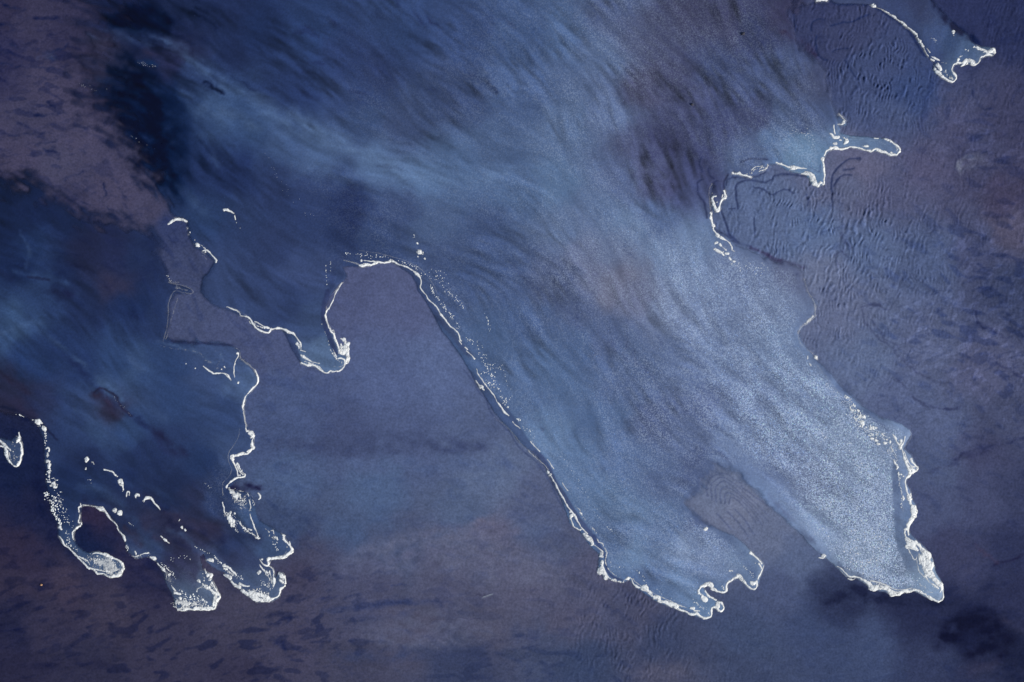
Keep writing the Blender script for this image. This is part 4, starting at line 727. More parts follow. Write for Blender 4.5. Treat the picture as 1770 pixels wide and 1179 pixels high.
foam("foam_line", "white foam edge down the right flank of the middle tongue ending in a solid knob", RIMS, [
    L('O', "1165,640,12 1200,645,18 1235,625,18"), L('O', "1250,600,7 1260,570,8 1290,510,6 1310,470,6 1325,430,4"), L('O', "1300,400,10 1270,360,9 1240,330,9 1190,285,9 1160,262,12", .15), L('O', "1262,400,10 1280,420,10 1298,465,8"), L('O', "1220,390,4", 0, .8)])
foam("foam_clump", "white foam spindle just inside the notch of the middle tongue's toe", None, [L('O', "885,493,6 908,489,12 925,490,6")])
foam("foam_clump", "bright pointed foam bead near the sand spit on the middle tongue", None, [L('k', "998,402,5 1002,398,7")])
foam("foam_clump", "slim foam bead on the left water side of the big sand dome, beside two specks", None, [L('A', "1105,690,24 1100,720,8")])
foam("foam_clump", "ragged foam clump with loose crumbs above the right shoulder of the domed sand flat", None, [L('J', "1345,255,14 1360,265,22 1385,285,8"), L('J', "1405,265,8 1410,295,7", .2), L('J', "1342,322,6"), L('J', "1428,348,6"), L('J', "1335,150,7 1342,160,4")])
foam("foam_clump", "larger left foam bean of the pair floating above the brown island", None, [L('B', "1005,310,20 1025,295,24 1020,325,16")])
foam("foam_clump", "smaller right foam bean of the pair floating above the brown island", None, [L('B', "1070,340,16 1090,340,20 1105,360,8")])
foam("foam_wisp", "arch shaped foam horseshoe in the row of curls on the left water", None, [L('C', "286,575,5 290,535,8 308,515,9 322,530,7 320,560,5")])
foam("foam_wisp", "small foam cap right of the horseshoe, its left leg hanging", None, [L('C', "402,590,3 402,560,8 420,548,12 440,553,10 446,568,5")])
foam("foam_wisp", "large white foam cap with a long tapering tail, rightmost of the row of curls", None, [L('C', "510,640,7 518,615,14 550,600,18 590,592,9 620,630,5 650,665,6 690,710,5 715,750,2"), L('C', "495,632,6", 0, .6)])
foam("foam_wisp", "thin foam whip ending in a narrow head at the left of the row of curls", None, [L('C', "0,232,5 60,245,4 110,262,8 135,290,8 150,305,6"), L('C', "170,318,5", 0, .8)])
foam("foam_wisp", "oval ring of foam with a stem in the row of curls on the left water", None, [L('C', "185,370,8 210,365,10 235,400,9 232,425,9 205,415,8 188,390,8"), L('C', "240,440,5 243,470,4 245,490,5"), L('C', "237,508,3", 0, .7)])
foam("foam_clump", "oval foam bead on the bluish strand at the top of the third finger", None, [L('D', "1165,350,5 1190,352,18 1225,362,20")])
foam("foam_clump", "lone upright foam bead inside the third finger near the lacy loop", None, [L('E', "862,665,14 880,648,14")])
foam("foam_wisp", "short dashed foam sliver on the brown shallows above the second finger", None, [L('D', "575,50,3 600,70,3"), L('D', "620,85,8 640,98,8"), L('D', "650,112,3 685,140,3")])
foam("foam_wisp", "three small foam grains in a short row on the brown shallows", None, [L('C', "950,885,5 965,865,4", 0, .8), L('C', "990,960,8"), L('C', "997,980,5"), L('C', "1030,995,8 1040,1015,7")])
foam("foam_wisp", "tiny foam hook beside the pear shaped bead on the left water", None, [L('A', "1170,725,4 1190,733,4 1198,755,3", 0, .7)])
foam("foam_clump", "small ragged foam grain below the pear shaped bead on the left water", None, [L('A', "1100,798,6 1095,818,8")])
LSTR = "foam clumps strung down the leftmost channel"
foam("foam_clump", "lens shaped foam clump, topmost and largest of the leftmost channel's string", LSTR, [L('A', "462,212,12 495,216,22 535,230,9"), L('A', "455,190,5")])
foam("foam_clump", "round foam clump, second in the leftmost channel's string", LSTR, [L('A', "558,290,16 566,302,18 562,318,8"), L('A', "545,275,8")])
foam("foam_clump", "hooked foam ring in the middle of the leftmost channel's string", LSTR, [L('A', "590,558,7 608,542,10 628,560,8 625,590,6")])
foam("foam_clump", "small foam clump right under the hooked ring in the leftmost channel", LSTR, [L('A', "605,618,9 608,640,16 608,660,8")])
foam("foam_clump", "tall foam clump tapering down in the leftmost channel's string", LSTR, [L('A', "612,715,20 632,722,16 628,760,16 628,800,12")])
foam("foam_clump", "widest ragged foam clump low in the leftmost channel's string", LSTR, [L('A', "665,1000,8 690,1000,22 700,1035,22 722,1045,12"), L('A', "605,975,9 645,982,9"), L('A', "640,1025,7")])
# right hand tongue
foam("foam_line", "marbled white foam strand folding into a pointed spur high on the right tongue's edge", RIMS, [
    L('V', "905,670,4 940,720,12 960,770,6 990,800,6"), L('V', "1000,740,10 1012,750,17 1010,780,10"), L('V', "1062,700,9 1045,770,6 1020,810,8"), L('V', "1003,815,14 1005,838,20"), L('V', "1025,860,6 1040,930,7 1060,1000,9 1085,1070,9 1110,1130,12", .05), L('V', "1045,880,4 1080,970,4 1120,1050,5 1150,1090,6"),
    L('V', "1140,985,16 1155,1020,9 1195,1062,8 1220,1100,12 1200,1135,9 1160,1165,10"), L('V', "1130,1060,4 1165,1080,6 1190,1080,5"), L('W', "650,170,7 655,220,10 675,250,14 680,290,14", .05), L('W', "700,225,12 735,240,13 700,275,14", .1), L('W', "690,290,14 660,320,13 632,355,7 625,420,8 638,490,9"),
    L('V', "1060,960,5 1100,1060,8 1140,1110,12", .25), L('V', "1120,610,6 1145,670,5 1140,720,7 1100,775,7 1065,830,6 1080,900,5 1110,970,4", .1, .3)])
foam("foam_line", "solid white foam bulge halfway down the right tongue's outer edge", RIMS, [
    L('W', "640,490,10 645,520,6 665,560,14 678,610,24 688,660,16 705,700,14"), L('W', "690,540,8 700,570,5"), L('W', "735,715,30 745,765,34 735,825,32 710,870,22 680,905,14 658,935,12 652,975,12 615,990,14"), L('W', "700,740,6 705,820,7 670,870,5", .2), L('W', "690,480,3 705,520,3", 0, .5)])
foam("foam_line", "broad marbled white foam ribbon along the lower right edge of the right tongue", RIMS, [
    L('X', "1150,5,14 1112,50,13 1092,100,12 1055,108,14"), L('X', "1058,130,8 1062,180,10 1085,240,26 1125,280,36 1175,330,32 1215,370,22"), L('X', "1100,110,10 1105,180,8"), L('X', "1195,270,14 1240,320,20 1290,380,32 1330,440,40 1365,510,48 1375,580,46", .07), L('X', "1290,400,22 1300,500,26 1310,600,26 1360,680,36 1420,730,26 1470,780,26 1515,825,28 1525,870,16 1510,900,10", .09),
    L('X', "1250,420,7 1262,500,8 1280,560,7", .15), L('X', "1385,640,20 1430,720,16"), L('X', "1300,700,5 1380,775,6 1440,825,10 1490,870,10", .2), L('X', "1535,860,10 1545,930,6 1552,980,6 1530,1015,6 1488,1032,8"), L('X', "1322,708,12 1345,740,6")])
foam("foam_line", "white foam band scalloped along the bottom edge of the right tongue down to its tip", RIMS, [
    L('X', "1488,1032,9 1420,1003,10 1360,970,12 1300,930,12 1240,895,13 1185,880,13 1115,905,17 1060,900,17 1000,925,26 940,932,26 880,912,24 830,865,17 740,850,20 685,845,28 640,848,32 600,800,24 560,770,18 500,735,14"), L('X', "500,735,9 440,715,6 360,712,5 310,670,5 250,612,4 200,580,3"),
    L('X', "620,765,6 720,780,6 820,820,6 900,858,6 980,882,5 1080,872,5 1150,858,4", .1, .8), L('X', "700,790,8 800,830,8", .4), L('X', "335,742,7 400,752,9 430,738,6", .2, .8), L('X', "240,640,5 320,720,6", .1, .4)])
foam("foam_film", "pale inner foam loops inside the pointed tip of the right tongue", "faint foam films drawn on the water", [
    L('X', "1100,360,4 1130,420,5 1165,480,6 1200,490,6 1215,440,4", .1, .75), L('X', "1210,500,4 1230,620,5 1290,700,5 1360,770,5 1440,840,6", .1, .75), L('X', "1225,400,4 1240,480,6 1250,550,9", .1, .8), L('X', "1250,820,5 1330,850,5 1310,860,4", .2, .6), L('X', "1340,905,4 1410,910,4", .1, .6), L('X', "1075,325,11 1085,340,9")])
foam("foam_film", "thin broken foam line in the clear band inside the right tongue's edge", "faint foam films drawn on the water", [
    L('W', "490,145,9 525,200,9 515,225,9", .2), L('W', "530,280,8 545,310,8", .2), L('W', "570,295,6"), L('W', "598,318,8"), L('W', "550,370,6 545,430,7", .3), L('W', "570,480,4 575,560,4", .2, .7), L('W', "590,570,7 597,605,12 595,625,7"), L('W', "605,350,3 585,430,3", .1, .5),
    L('W', "590,650,3 600,880,4 590,980,3 610,1090,4", .2, .45), L('W', "570,710,6", 0, .8), L('V', "920,1000,5 935,1030,9", .2), L('V', "965,1075,7 955,1105,11", .2)])
foam("foam_clump", "bright foam comma on the lower left bank of the right tongue", None, [L('X', "15,450,10 35,442,17 50,445,8"), L('X', "-30,470,4 10,478,5 35,468,4")])
CL = "white foam floes crowded at the shoulder of the right tongue"
floes = [("largest round floe, right of a pair, at the right tongue's shoulder", "538,445,18 548,455,14"), ("round floe, left of a pair, at the right tongue's shoulder", "485,432,15 492,452,10"), ("ragged two part floe in the middle of the right shoulder's crowd", "515,515,18 522,540,20 515,575,8"),
         ("oval floe at the lower left of the ragged two part floe", "488,562,13"), ("upright foam floe in the right half of the right shoulder's crowd", "622,575,12 622,600,12"), ("foam floe touching the right of the upright one", "652,575,12 655,600,8"), ("flat foam floe at the far right of the crowd", "680,585,9 695,584,8"),
         ("topmost star shaped floe at the right tongue's shoulder", "400,295,8 412,300,12 425,318,7"), ("forked floe left of the star shaped one's foot", "365,335,7 375,355,9"), ("slanting floe just above the round pair", "458,362,9 470,378,7"), ("low broad foam floe near the bottom of the crowd", "625,720,8 655,722,7"),
         ("lowest oval floe of the right shoulder's crowd", "685,738,10 705,746,8"), ("pointed floe at the lower right of the crowd", "715,790,9 735,790,8"), ("curled floe in the loose right end of the crowd", "795,770,7 810,785,9 825,775,6")]
for lb_, s_ in floes: foam("foam_floe", lb_, CL, [L('V', s_)], .6)
foam("foam_film", "crumbly foam streak where the right shoulder's crowd thins into the glints", None, [L('V', "865,820,6 890,850,8 905,880,7", .3), L('V', "868,750,8 870,775,6"), L('V', "820,730,5 838,735,6"), L('V', "765,660,4 795,688,7", .2), L('V', "800,880,20 860,900,20", .7, .6)])
foam("foam_clump", "left foam grain of a pair on the right tongue's upper shore", None, [L('h', "222,636,3 223,648,3")])
foam("foam_clump", "right foam grain of a pair on the right tongue's upper shore", None, [L('h', "265,642,6 268,648,4")])
foam("foam_clump", "slanting foam grain below the pair on the right tongue's upper shore", None, [L('h', "233,674,2.5 240,682,3")])
foam("foam_film", "pale foam film along the wavy shore above the right tongue", "faint foam films drawn on the water", [
    L('h', "205,240,3 225,310,4 255,360,6 262,410,7 255,435,7 220,468,7 190,488,5 175,520,6 185,570,5 215,598,4 250,620,3", .25, .36), L('h', "250,430,4 215,470,4", 0, .6), L('h', "270,680,3 330,760,3 400,840,3", .3, .4)])
# upper right
foam("foam_line", "chain of white foam links down the left side of the top right tongue", RIMS, [
    L('Q', "380,12,6 430,5,12 510,0,8", .1), L('Q', "1085,70,11 1110,72,17 1132,84,7"), L('Q', "1150,98,3 1230,130,4", .1, .7), L('Q', "1240,138,8 1270,155,9 1300,168,6", .15), L('Q', "1300,175,3 1340,200,7 1375,215,9 1390,235,6", .1), L('Q', "1395,245,4 1470,285,6"), L('Q', "1475,290,10 1490,300,11 1520,330,8", .15), L('Q', "1525,338,3 1580,375,5"),
    L('Q', "1585,380,7 1615,410,9 1655,440,6", .1), L('Q', "1655,440,5 1660,480,5", .2), L('Q', "1670,490,4 1690,522,12 1695,540,6"), L('Q', "1708,560,6 1735,590,7"), L('R', "540,570,7 560,595,6"), L('R', "565,610,3 585,660,4 625,715,5", .1), L('R', "600,615,3 640,670,4", .1), L('R', "660,755,6 690,772,6", .1), L('R', "660,720,3 720,750,8 765,770,7", .2), L('R', "780,795,3 850,808,3", .1, .7)])
foam("foam_line", "white foam outline with solid patches around the left toe of the top right tongue", RIMS, [
    L('R', "735,825,14 765,850,18 778,890,12"), L('R', "700,850,8 705,885,12", .25), L('R', "730,915,14 770,945,16 810,982,12 870,1020,8 930,1045,7 968,1020,8 982,980,10 955,945,9 925,905,5 928,860,4 950,820,5 980,810,6"), L('R', "820,920,14 870,970,24 930,1000,22", .72, .7), L('R', "840,900,6 845,930,5", .2)])
foam("foam_line", "white foam crescents between the two toes of the top right tongue", RIMS, [L('R', "1000,755,14 995,770,8"), L('R', "1020,722,4 1055,715,3", .1, .8), L('R', "990,800,10 1050,800,9", .05), L('R', "1060,800,12 1110,775,18 1160,768,18 1192,790,16 1195,805,10"), L('R', "1110,800,13 1080,815,11 1050,840,8"), L('R', "1170,818,5 1200,826,8 1260,800,4 1285,745,4", .05, .8)])
foam("foam_line", "solid white foam head with curved crest at the top right tongue's right toe", RIMS, [L('R', "1195,605,5 1215,597,8 1270,620,19 1330,640,13 1375,665,14"), L('R', "1380,670,18 1410,660,26 1440,650,34 1455,665,24"), L('R', "1430,700,10 1380,700,8 1330,712,5 1290,735,4"), L('R', "1290,670,5 1330,665,5", .2, .7)])
foam("foam_clump", "small foam bead alone on the top right tongue", None, [L('R', "940,408,11 938,422,8"), L('R', "946,452,4", 0, .7)])
foam("foam_line", "white foam rim encircling the long arm of water pointing right in the upper right", RIMS, [
    L('S', "560,492,12 620,485,15 680,500,7 750,490,5 820,470,6 880,475,6 940,490,6 1000,515,6 1080,522,8 1110,503,9 1150,500,13 1210,530,13 1260,542,9 1310,570,11 1360,562,17 1400,570,11 1430,530,15 1440,490,9 1400,455,12 1355,425,7"), L('S', "1345,415,8 1315,395,12 1270,375,9 1245,370,4"), L('S', "1330,545,14 1350,560,12", .1), L('S', "985,462,8 1015,463,10 1035,465,5"), L('S', "1115,362,4 1160,362,4"), L('S', "940,460,5 975,468,6", .3), L('S', "1370,450,4 1400,490,6 1400,530,5", .2)])
foam("foam_line", "white foam squiggle with a lump joining the long arm of water to the shallows", RIMS, [L('S', "548,300,6 570,315,11 590,345,13 640,352,16 660,345,10"), L('S', "598,200,5 600,270,5 612,312,3"), L('S', "730,355,12 740,370,6"), L('S', "750,405,22 735,425,12"), L('S', "670,385,7 690,388,6"), L('S', "595,432,10 625,433,12"), L('S', "640,190,3 635,240,3 660,290,3 710,350,3", 0, .4), L('S', "760,340,8 850,350,6 940,370,5", .5, .5)])
foam("foam_clump", "hooked white foam cap on the little horn of water above the long arm", None, [L('S', "705,175,12 725,158,17"), L('S', "745,140,7 700,90,4 665,55,3", .2), L('S', "645,183,3 690,180,4"), L('S', "690,90,12 720,120,14", .7, .6)])
foam("foam_line", "white foam line down the steep right side of the upper right bay, foot pointed", RIMS, [L('S', "555,495,4 500,530,4 475,580,6"), L('S', "440,622,5 460,615,14 458,650,7"), L('S', "460,670,6 468,720,12 478,790,13 480,850,9 470,900,8 470,945,11 430,925,13 390,962,15 350,932,22"), L('S', "320,890,22 315,840,22 280,808,18 230,805,15 190,815,8"), L('S', "355,880,12 370,920,10", .2), L('S', "230,785,4 290,795,5 340,830,5")])
foam("foam_line", "streaky white foam along the upper edge of the sand below the upper right bay", RIMS, [L('T', "1115,155,7 1180,175,7 1240,200,7 1300,220,17 1350,230,15 1400,222,7 1500,235,3"), L('T', "1250,205,4 1330,200,5 1420,220,5", .3), L('T', "1290,255,4 1400,280,5 1480,290,6", .1, .5)])
foam("foam_line", "wispy lacy foam patch at the left end of the sand below the upper right bay", RIMS, [L('T', "560,285,6 590,300,7 640,288,10 680,310,9 730,320,9 790,335,9", .12), L('T', "760,300,22 830,260,20 900,230,24 980,210,18", .6, .7), L('T', "800,250,4 850,210,5 940,200,4", .1), L('T', "900,270,6 990,230,6 1005,180,5", .2, .8)])
foam("foam_line", "white foam outline of the small sock shaped pool in the upper right sand", RIMS, [L('T', "350,585,8 315,590,8 300,625,9 320,680,10 338,740,13 368,770,11 390,740,8 402,680,8 425,632,9 468,595,10 465,555,9 450,510,5"), L('T', "310,545,8 350,570,7", .4, .6), L('T', "430,570,5 425,600,4", .1), L('T', "365,662,6")])
foam("foam_film", "thin pale line left of the small sock shaped pool", "faint foam films drawn on the water", [L('T', "300,425,3 270,480,3 260,560,3 265,650,3 280,760,3", 0, .42)])
foam("foam_line", "beaded white foam string below the small sock shaped pool", RIMS, [L('T', "288,800,9 290,815,5"), L('T', "285,830,7 285,855,12 292,880,6 300,920,4 310,945,5"), L('T', "318,958,16"), L('T', "312,985,10 325,1020,5 345,1050,7 365,1085,15 420,1115,9 470,1142,7", .04), L('U', "440,190,12 475,225,12 500,240,10 550,258,8 590,295,6 620,340,9 625,370,8", .25), L('U', "620,380,4 660,405,4", .2, .6), L('U', "370,0,3 375,60,3")])
foam("foam_clump", "oval foam clump, upper left of the cluster under the beaded string", None, [L('U', "420,300,12 438,290,13")])
foam("foam_clump", "ragged foam clump with a thin tail, upper right of the cluster under the beaded string", None, [L('U', "470,315,13 482,330,13"), L('U', "500,345,3 550,390,4", .1, .8)])
foam("foam_clump", "longest foam slab of the cluster under the beaded string", None, [L('U', "408,375,12 450,395,18 490,415,12 525,455,8"), L('U', "515,410,6")])
foam("foam_clump", "short foam dash right of the longest slab", None, [L('U', "545,430,7 580,437,10")])
foam("foam_clump", "forked foam clump, lowest of the cluster under the beaded string", None, [L('U', "595,485,14 612,510,9"), L('U', "640,525,10 660,533,13"), L('U', "625,560,6")])

# ---- loose flecks
scatter('V', "290,180,14 350,230,30 390,300,50 420,420,70 480,520,80 600,610,90 680,700,80 700,780,50", 150, 4, 11, 1)
scatter('V', "700,640,20 800,700,50 880,840,60 930,1000,30", 70, 3.5, 7, 2)
scatter('V', "40,20,20 160,130,40 300,250,50 420,400,60", 50, 3, 5, 12)
scatter('U', "690,560,20 800,610,60 960,650,60 1000,690,20", 30, 3.5, 6.5, 3); scatter('U', "930,530,20 1100,620,30", 4, 4, 7, 4)
scatter('J', "430,280,25 600,290,30 800,320,26 980,330,14", 40, 3, 7, 5); scatter('J', "1100,380,20 1300,450,20 1450,560,60 1600,560,90 1700,740,90", 60, 3, 7, 6); scatter('J', "172,430,4 175,530,5 185,680,4", 14, 3, 6, 7); scatter('J', "230,380,4 230,520,5", 9, 2.5, 4, 8)
scatter('J', "1520,780,20 1650,930,24 1720,1040,14", 24, 3, 7, 9); scatter('J', "1310,40,20 1290,90,20", 6, 3, 4, 10)
scatter('K', "310,80,20 380,210,20 480,340,24 560,440,30 630,530,30 700,650,30", 60, 3, 8, 11); scatter('K', "540,180,30 700,300,30 740,380,10", 30, 3, 7, 13); scatter('K', "780,780,30 900,850,50 1010,1000,60 1050,1130,40 1260,1140,60", 70, 3, 7, 14); scatter('K', "1020,430,10 1050,540,10 1080,650,20 1040,690,10", 16, 3, 6, 15)
scatter('L', "400,90,40 500,120,40 540,200,50", 26, 3.5, 9, 16); scatter('L', "440,220,20 560,290,40 600,330,30", 26, 4, 9, 17); scatter('L', "620,410,30 680,430,40 690,520,30 730,545,10", 26, 4, 8, 18); scatter('L', "830,690,14 870,700,20 880,740,16", 9, 5, 9, 19); scatter('L', "900,800,20 1030,870,30 1060,1000,30", 16, 3, 6, 20); scatter('L', "640,60,30 770,410,20", 8, 3, 6, 21)
scatter('A', "200,118,8 270,130,8 330,152,10", 8, 4, 9, 22); scatter('A', "400,190,14 440,190,12", 6, 3, 6, 23); scatter('A', "490,255,18 530,270,16", 6, 4, 7, 24); scatter('A', "570,340,10 580,400,16 570,480,14 575,530,10", 26, 3, 8, 25); scatter('A', "640,820,22 625,880,26 620,920,18", 26, 4, 11, 26)
scatter('A', "600,940,20 680,980,50 720,1060,60", 30, 4, 9, 27); scatter('B', "130,90,24 180,160,46 250,180,60 260,260,50 230,330,26 300,420,26 330,490,14", 95, 4, 14, 28); scatter('B', "300,90,40 350,300,50 380,390,60 480,500,26", 60, 3, 8, 29)
scatter('B', "370,560,16 430,620,20 440,760,26 560,810,24", 30, 3, 8, 30); scatter('B', "1170,740,8 1190,800,20", 8, 4, 8, 31); scatter('D', "120,170,10 160,200,16", 8, 4, 8, 32); scatter('D', "570,385,14 680,470,24 740,540,16 770,620,10", 22, 3.5, 7, 33); scatter('D', "820,720,14 870,780,20", 8, 3.5, 6, 34)
scatter('D', "850,820,40 1000,820,50 1120,880,40 1200,960,20", 60, 4, 12, 35); scatter('B', "760,930,40 900,960,60 1020,1040,60", 60, 3, 8, 36); scatter('D', "660,270,20 720,360,20 860,310,30 980,380,20", 14, 3, 6, 37); scatter('D', "990,170,10 1110,230,10 1220,295,14", 10, 4, 7, 38)
scatter('E', "300,440,10 380,540,24 480,600,26 600,700,30 660,750,14", 50, 3.5, 10, 39); scatter('E', "890,760,14 930,800,30 1000,850,30 1050,880,20", 24, 3.5, 8, 40); scatter('E', "1040,270,24 1080,340,30 1110,380,20", 18, 3, 6, 41); scatter('F', "480,760,10 600,900,60 660,960,50 650,1020,20", 90, 2.6, 6, 42); scatter('F', "760,880,16 800,960,20 760,1040,14", 16, 2.6, 5, 43)
scatter('C', "1560,770,30 1640,880,50 1690,1020,16", 50, 2.6, 6, 44); scatter('C', "265,870,6 390,965,10", 5, 3, 5, 45); scatter('C', "1290,400,20 1360,470,14", 6, 2.6, 4, 46)
scatter('W', "470,20,14 520,180,22 550,300,24 545,420,14 575,520,10 570,700,14", 50, 3, 8, 47); scatter('S', "0,300,50 180,300,60 300,330,50 350,500,30", 40, 2.4, 4.5, 48); scatter('M', "500,60,30 600,180,40 700,350,50 880,640,50 1000,900,60", 26, 2.4, 4.5, 49); scatter('M', "1200,1020,10 1130,1000,14 1090,930,10", 5, 4, 6, 50)
scatter('N', "400,350,14 440,440,14 720,460,14 900,710,20 985,740,12 1110,820,14 1280,890,14", 24, 3, 7, 51); scatter('N', "1450,860,14 1540,940,20 1620,980,30 1660,1060,20", 30, 3, 7, 52); scatter('O', "800,680,20 820,730,14", 12, 3, 6, 53); scatter('O', "1050,430,20 1120,470,20 1200,560,20", 18, 3, 6, 54)
scatter('R', "1090,630,10 1160,655,10", 5, 4, 7, 55); scatter('R', "660,480,30 720,520,30", 12, 2.4, 4, 56); scatter('H', "200,990,20 260,1080,20", 8, 2.6, 4.5, 57); scatter('a', "700,315,8 740,330,10 800,340,8", 26, 1.2, 2.2, 58); scatter('a', "400,430,8 470,450,10 540,460,20", 14, 1, 2, 59)
scatter('b', "60,780,12 160,970,20 280,1110,30", 20, 1, 2.2, 60); scatter('a', "660,690,6 750,740,10", 6, 1.4, 2.4, 61); scatter('A', "1110,930,20 1180,970,20", 6, 2.6, 5, 62); scatter('e', "580,840,4 610,880,6 670,940,8", 12, 1.2, 2, 63)

g = np.random.default_rng(5)
def dome_mesh(name, seed):
    gg = np.random.default_rng(seed); bmv = []; faces = []; n = 9
    lay = [(1.0, -.3), (.92, .12), (.62, .34)]
    lob = 1+.22*np.sin(np.arange(n)*2*math.pi/n*2+gg.random()*6)+gg.normal(0, .08, n)
    for r, z in lay:
        for k in range(n): a = 2*math.pi*k/n; bmv.append((math.cos(a)*r*lob[k], math.sin(a)*r*lob[k]*.82, z))
    bmv.append((0, 0, .42))
    for l in range(2):
        for k in range(n): faces.append((l*n+k, l*n+(k+1) % n, (l+1)*n+(k+1) % n, (l+1)*n+k))
    for k in range(n): faces.append((2*n+k, 2*n+(k+1) % n, 3*n))
    me = bpy.data.meshes.new(name); me.from_pydata(bmv, [], faces); me.materials.append(M_FLECK)
    me.polygons.foreach_set("use_smooth", np.ones(len(faces), bool)); return me
DOMES = [dome_mesh("foam_fleck", k) for k in range(6)]
FL = sorted([f for f in FLECKS if -10 < f[0] < 1780 and -10 < f[1] < 1189], key=lambda f: -f[2])
REG = [  # centre, wording of what the fleck lies on; every fleck takes the nearest one
    ((1500, 720), "small white foam fleck in the crowd at the right tongue's shoulder"), ((1535, 760), "small white foam fleck on the glints below the right shoulder's crowd"),
    ((1555, 830), "small white foam fleck in the clear band inside the right tongue's edge"), ((1300, 465), "small white foam fleck trailing right of the cluster under the beaded string"),
    ((640, 440), "small white foam fleck above the crest of the domed sand flat"), ((750, 480), "small white foam fleck at the right shoulder of the domed sand flat"), ((564, 475), "small white foam fleck beside the channel left of the domed sand flat"),
    ((775, 555), "small white foam fleck along the upper right flank of the domed sand flat"), ((850, 640), "small white foam fleck along the right flank of the domed sand flat"), ((870, 690), "small white foam fleck beside the dome's dark ribbon"), ((920, 740), "small white foam fleck near the dome's lower right flank"),
    ((50, 720), "small white foam fleck near the top of the leftmost channel"), ((80, 760), "small white foam fleck between clumps of the leftmost channel"), ((90, 830), "small white foam fleck low in the leftmost channel"), ((95, 870), "small white foam fleck in the swarm under the leftmost channel's clumps"), ((110, 900), "small white foam fleck in the mouth of the leftmost curling finger"),
    ((180, 970), "small white foam fleck in the rounded toe of the leftmost finger"), ((225, 950), "small white foam fleck on the bend of the second finger"), ((290, 985), "small white foam fleck in the second finger's neck"), ((330, 1035), "small white foam fleck in the second finger's blunt toe"),
    ((395, 985), "small white foam fleck along the third finger's left strand"), ((460, 1010), "small white foam fleck inside the third finger"), ((475, 945), "small white foam fleck in the pointed beak of water"), ((415, 868), "small white foam fleck in the curtain below the dark notch"), ((400, 900), "small white foam fleck between the ragged pointed foam streaks"),
    ((1400, 225), "small white foam fleck in the bright upper right bay"), ((1060, 960), "small white foam fleck inside the middle tongue's left corner"), ((1215, 1055), "small white foam fleck at the lower tip of the middle tongue"), ((1290, 980), "small white foam fleck in the right lobe of the middle tongue's toe"), ((1000, 850), "small white foam fleck on the pale water right of the dark ribbon"), ((260, 115), "tiny white foam fleck on the dark water by the brown sand"), ((500, 330), "tiny white foam fleck on the open upper left water")]
def zat(x, y): return float(surface_z(np.array([x], np.float32), np.array([y], np.float32))[0])
ZF = surface_z(np.array([f[0] for f in FL], np.float32), np.array([f[1] for f in FL], np.float32))
for i, (x, y, r) in enumerate(FL[:230]):
    o = bpy.data.objects.new("foam_fleck", DOMES[i % 6]); sc.collection.objects.link(o)
    o.location = ((x-CX)*S, (CY-y)*S, float(ZF[i])+.003); rr = (r*1.02+.12)*S; e = .75+g.random()*.5
    o.scale = (rr*e, rr/e, rr*.8); o.rotation_euler = (0, 0, g.random()*6.28)
    t = min(REG, key=lambda q: (q[0][0]-x)**2+(q[0][1]-y)**2)[1]
    o["label"] = t; o["category"] = "foam"; o["group"] = t.replace("small white foam fleck", "small foam flecks").replace("tiny white foam fleck", "tiny foam flecks")

def dome_specks(name, PX, PY, PR, mat, hz=.5, tone=None):
    n = len(PX); PZ = surface_z(PX.astype(np.float32), PY.astype(np.float32)); m = 6
    a = np.arange(m)*2*math.pi/m; ph = g.random(n)*6.28; el = .75+g.random(n)*.5
    co = np.zeros((n, 2*m+1, 3), np.float32); wx_ = (PX-CX)*S; wy_ = (CY-PY)*S
    for l, (rr, zz) in enumerate([(1, -.4), (.8, .25)]):
        for k in range(m):
            co[:, l*m+k, 0] = wx_+np.cos(a[k]+ph)*PR*S*rr*el; co[:, l*m+k, 1] = wy_+np.sin(a[k]+ph)*PR*S*rr/el; co[:, l*m+k, 2] = PZ+PR*S*hz*zz+.001
    co[:, -1, 0] = wx_; co[:, -1, 1] = wy_; co[:, -1, 2] = PZ+PR*S*hz*.5+.001
    q = [[k, (k+1) % m, m+(k+1) % m, m+k] for k in range(m)]; t3 = [[m+k, m+(k+1) % m, 2*m] for k in range(m)]
    base = (np.arange(n)*(2*m+1))[:, None, None]
    lq = (np.array(q)[None]+base).reshape(n, -1); lt = (np.array(t3)[None]+base).reshape(n, -1)
    li = np.concatenate([lq, lt], 1).ravel().astype(np.int32)
    st_ = np.concatenate([np.arange(m)*4, 4*m+np.arange(m)*3])[None]+(np.arange(n)*(7*m))[:, None]
    me = bpy.data.meshes.new(name); me.vertices.add(n*(2*m+1)); me.vertices.foreach_set("co", co.ravel())
    me.loops.add(len(li)); me.loops.foreach_set("vertex_index", li); me.polygons.add(n*2*m); me.polygons.foreach_set("loop_start", st_.ravel().astype(np.int32))
    me.polygons.foreach_set("use_smooth", np.ones(n*2*m, bool)); me.update(calc_edges=True); me.materials.append(mat)
    if tone is not None:
        at = me.color_attributes.new("tone", 'FLOAT_COLOR', 'POINT'); c = np.ones((n, 2*m+1, 4), np.float32); c[..., :3] = tone[:, None, :]; at.data.foreach_set("color", c.ravel())
    o = bpy.data.objects.new(name, me); sc.collection.objects.link(o); o["kind"] = "stuff"; return o
rest = np.array(FL[230:])
o = dome_specks("foam_crumbs", rest[:, 0], rest[:, 1], rest[:, 2]+.1, M_FLECK); o["label"] = "tiny white foam crumbs loose along the water's edges"; o["category"] = "foam"
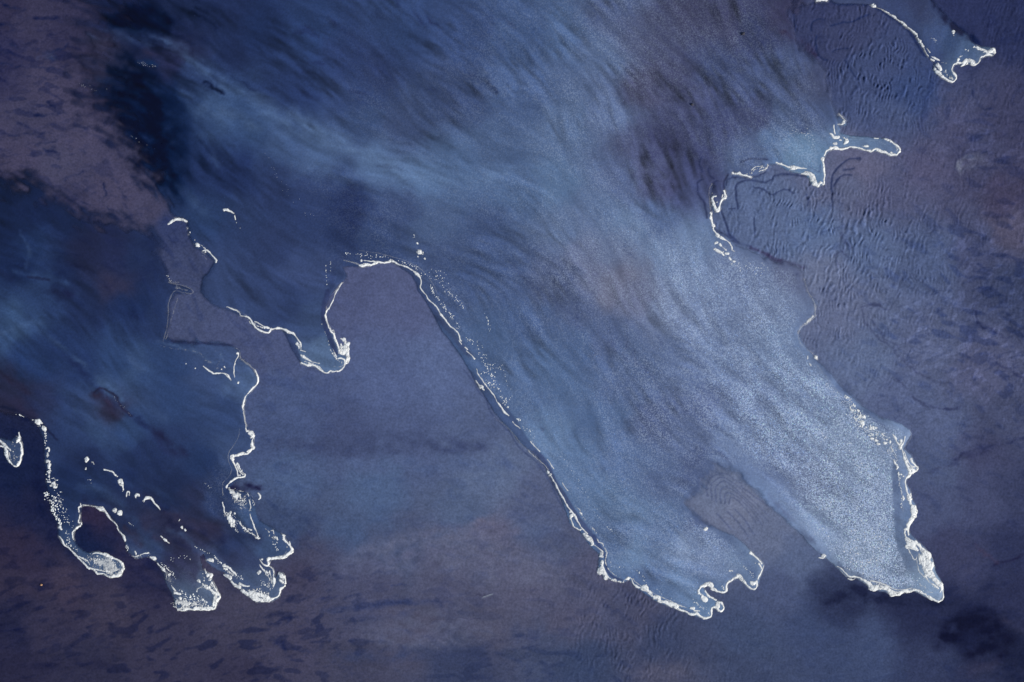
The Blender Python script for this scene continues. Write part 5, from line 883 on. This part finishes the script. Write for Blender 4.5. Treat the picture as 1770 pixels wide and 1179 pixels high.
# sun sparkle built as small pale domes over the water, thickest on the right tongue
N0 = 260000
px_ = g.random(N0)*1810-20; py_ = g.random(N0)*1220-20
dens = AMPF(px_, py_)[..., 3]*(1+.35*fbm(px_, py_, 30, 190, 3))*(.75+.5*streak(LIC_A, px_, py_)*.3)
cov = np.zeros(N0, np.float32)
for P in (W_MAIN, W_TOP, W_LEFT):
    d = polysdf(px_, py_, P); cov = np.maximum(cov, sstep(6, 14, d))
for layer, P, col, k_, so in DABS:           # the clear ribbons carry no glints
    if layer == 'W' and k_ >= .8 and so <= 2.0 and P[:, 2].max() > 2:
        d, ww = seg_dist(px_, py_, P); cov *= sstep(0, 3, d-ww+1)
vert_band = (px_ > 1541+(py_-800)*.05) & (py_ > 790) & (py_ < 990); cov[vert_band] = 0
okb = g.random(N0) < dens*cov/4.6*np.clip(dens*.5, .12, 1)
px_, py_ = px_[okb], py_[okb]; de_ = dens[okb]; pr_ = .38+(.35+.17*np.clip(de_, 0, 3))*g.random(len(px_))**1.5
tn = s2l(np.clip(WATER(px_, py_), 5, 255))/GAIN_W
tn = tn*(1+(.5+.55*np.clip(de_, 0, 3))*g.random(len(px_)))[:, None]; tn = np.clip(tn*np.array([1.25, 1.1, .95]), 0, .85)
o = dome_specks("glints", px_, py_, pr_, M_GLINT, .5, tn); o["label"] = "fine pale specks standing in for glints on the running water"; o["category"] = "foam"
print("flecks", len(FL), "glints", len(px_))
# ---- small stones
def pebble(name, label, x, y, r, col, seed):
    gg = np.random.default_rng(seed); me = bpy.data.meshes.new(name); n = 8; vs = []; fs = []
    for r_, z in ((.7, -.4), (1, 0), (.8, .4), (.35, .62)):
        for k in range(n): a = 2*math.pi*k/n; q = 1+gg.normal(0, .12); vs.append((math.cos(a)*r_*q*r*S, math.sin(a)*r_*q*r*S*.75, z*r*S))
    vs.append((0, 0, .7*r*S))
    for l in range(3):
        for k in range(n): fs.append((l*n+k, l*n+(k+1) % n, (l+1)*n+(k+1) % n, (l+1)*n+k))
    for k in range(n): fs.append((3*n+k, 3*n+(k+1) % n, 4*n))
    me.from_pydata(vs, [], fs); m = surf(name+"_face", .8, grain=.25, gscale=40, white=col); me.materials.append(m); me.polygons.foreach_set("use_smooth", np.ones(len(fs), bool))
    o = bpy.data.objects.new(name, me); sc.collection.objects.link(o); o.location = ((x-CX)*S, (CY-y)*S, zat(x, y)+r*S*.15); o["label"] = label; o["category"] = "stone"
pebble("pebble", "small orange brown pebble alone on the dark brown sand at lower left", 71, 1011, 2.4, (.5, .28, .16), 1)
pebble("pebble", "small dark pebble in the streaked shallows at upper right", 1196, 181, 3.0, (.05, .05, .07), 2)
pebble("pebble", "dark pebble with a wet tail near the top of the streaked shallows", 1284, 59, 3.6, (.05, .05, .07), 3)
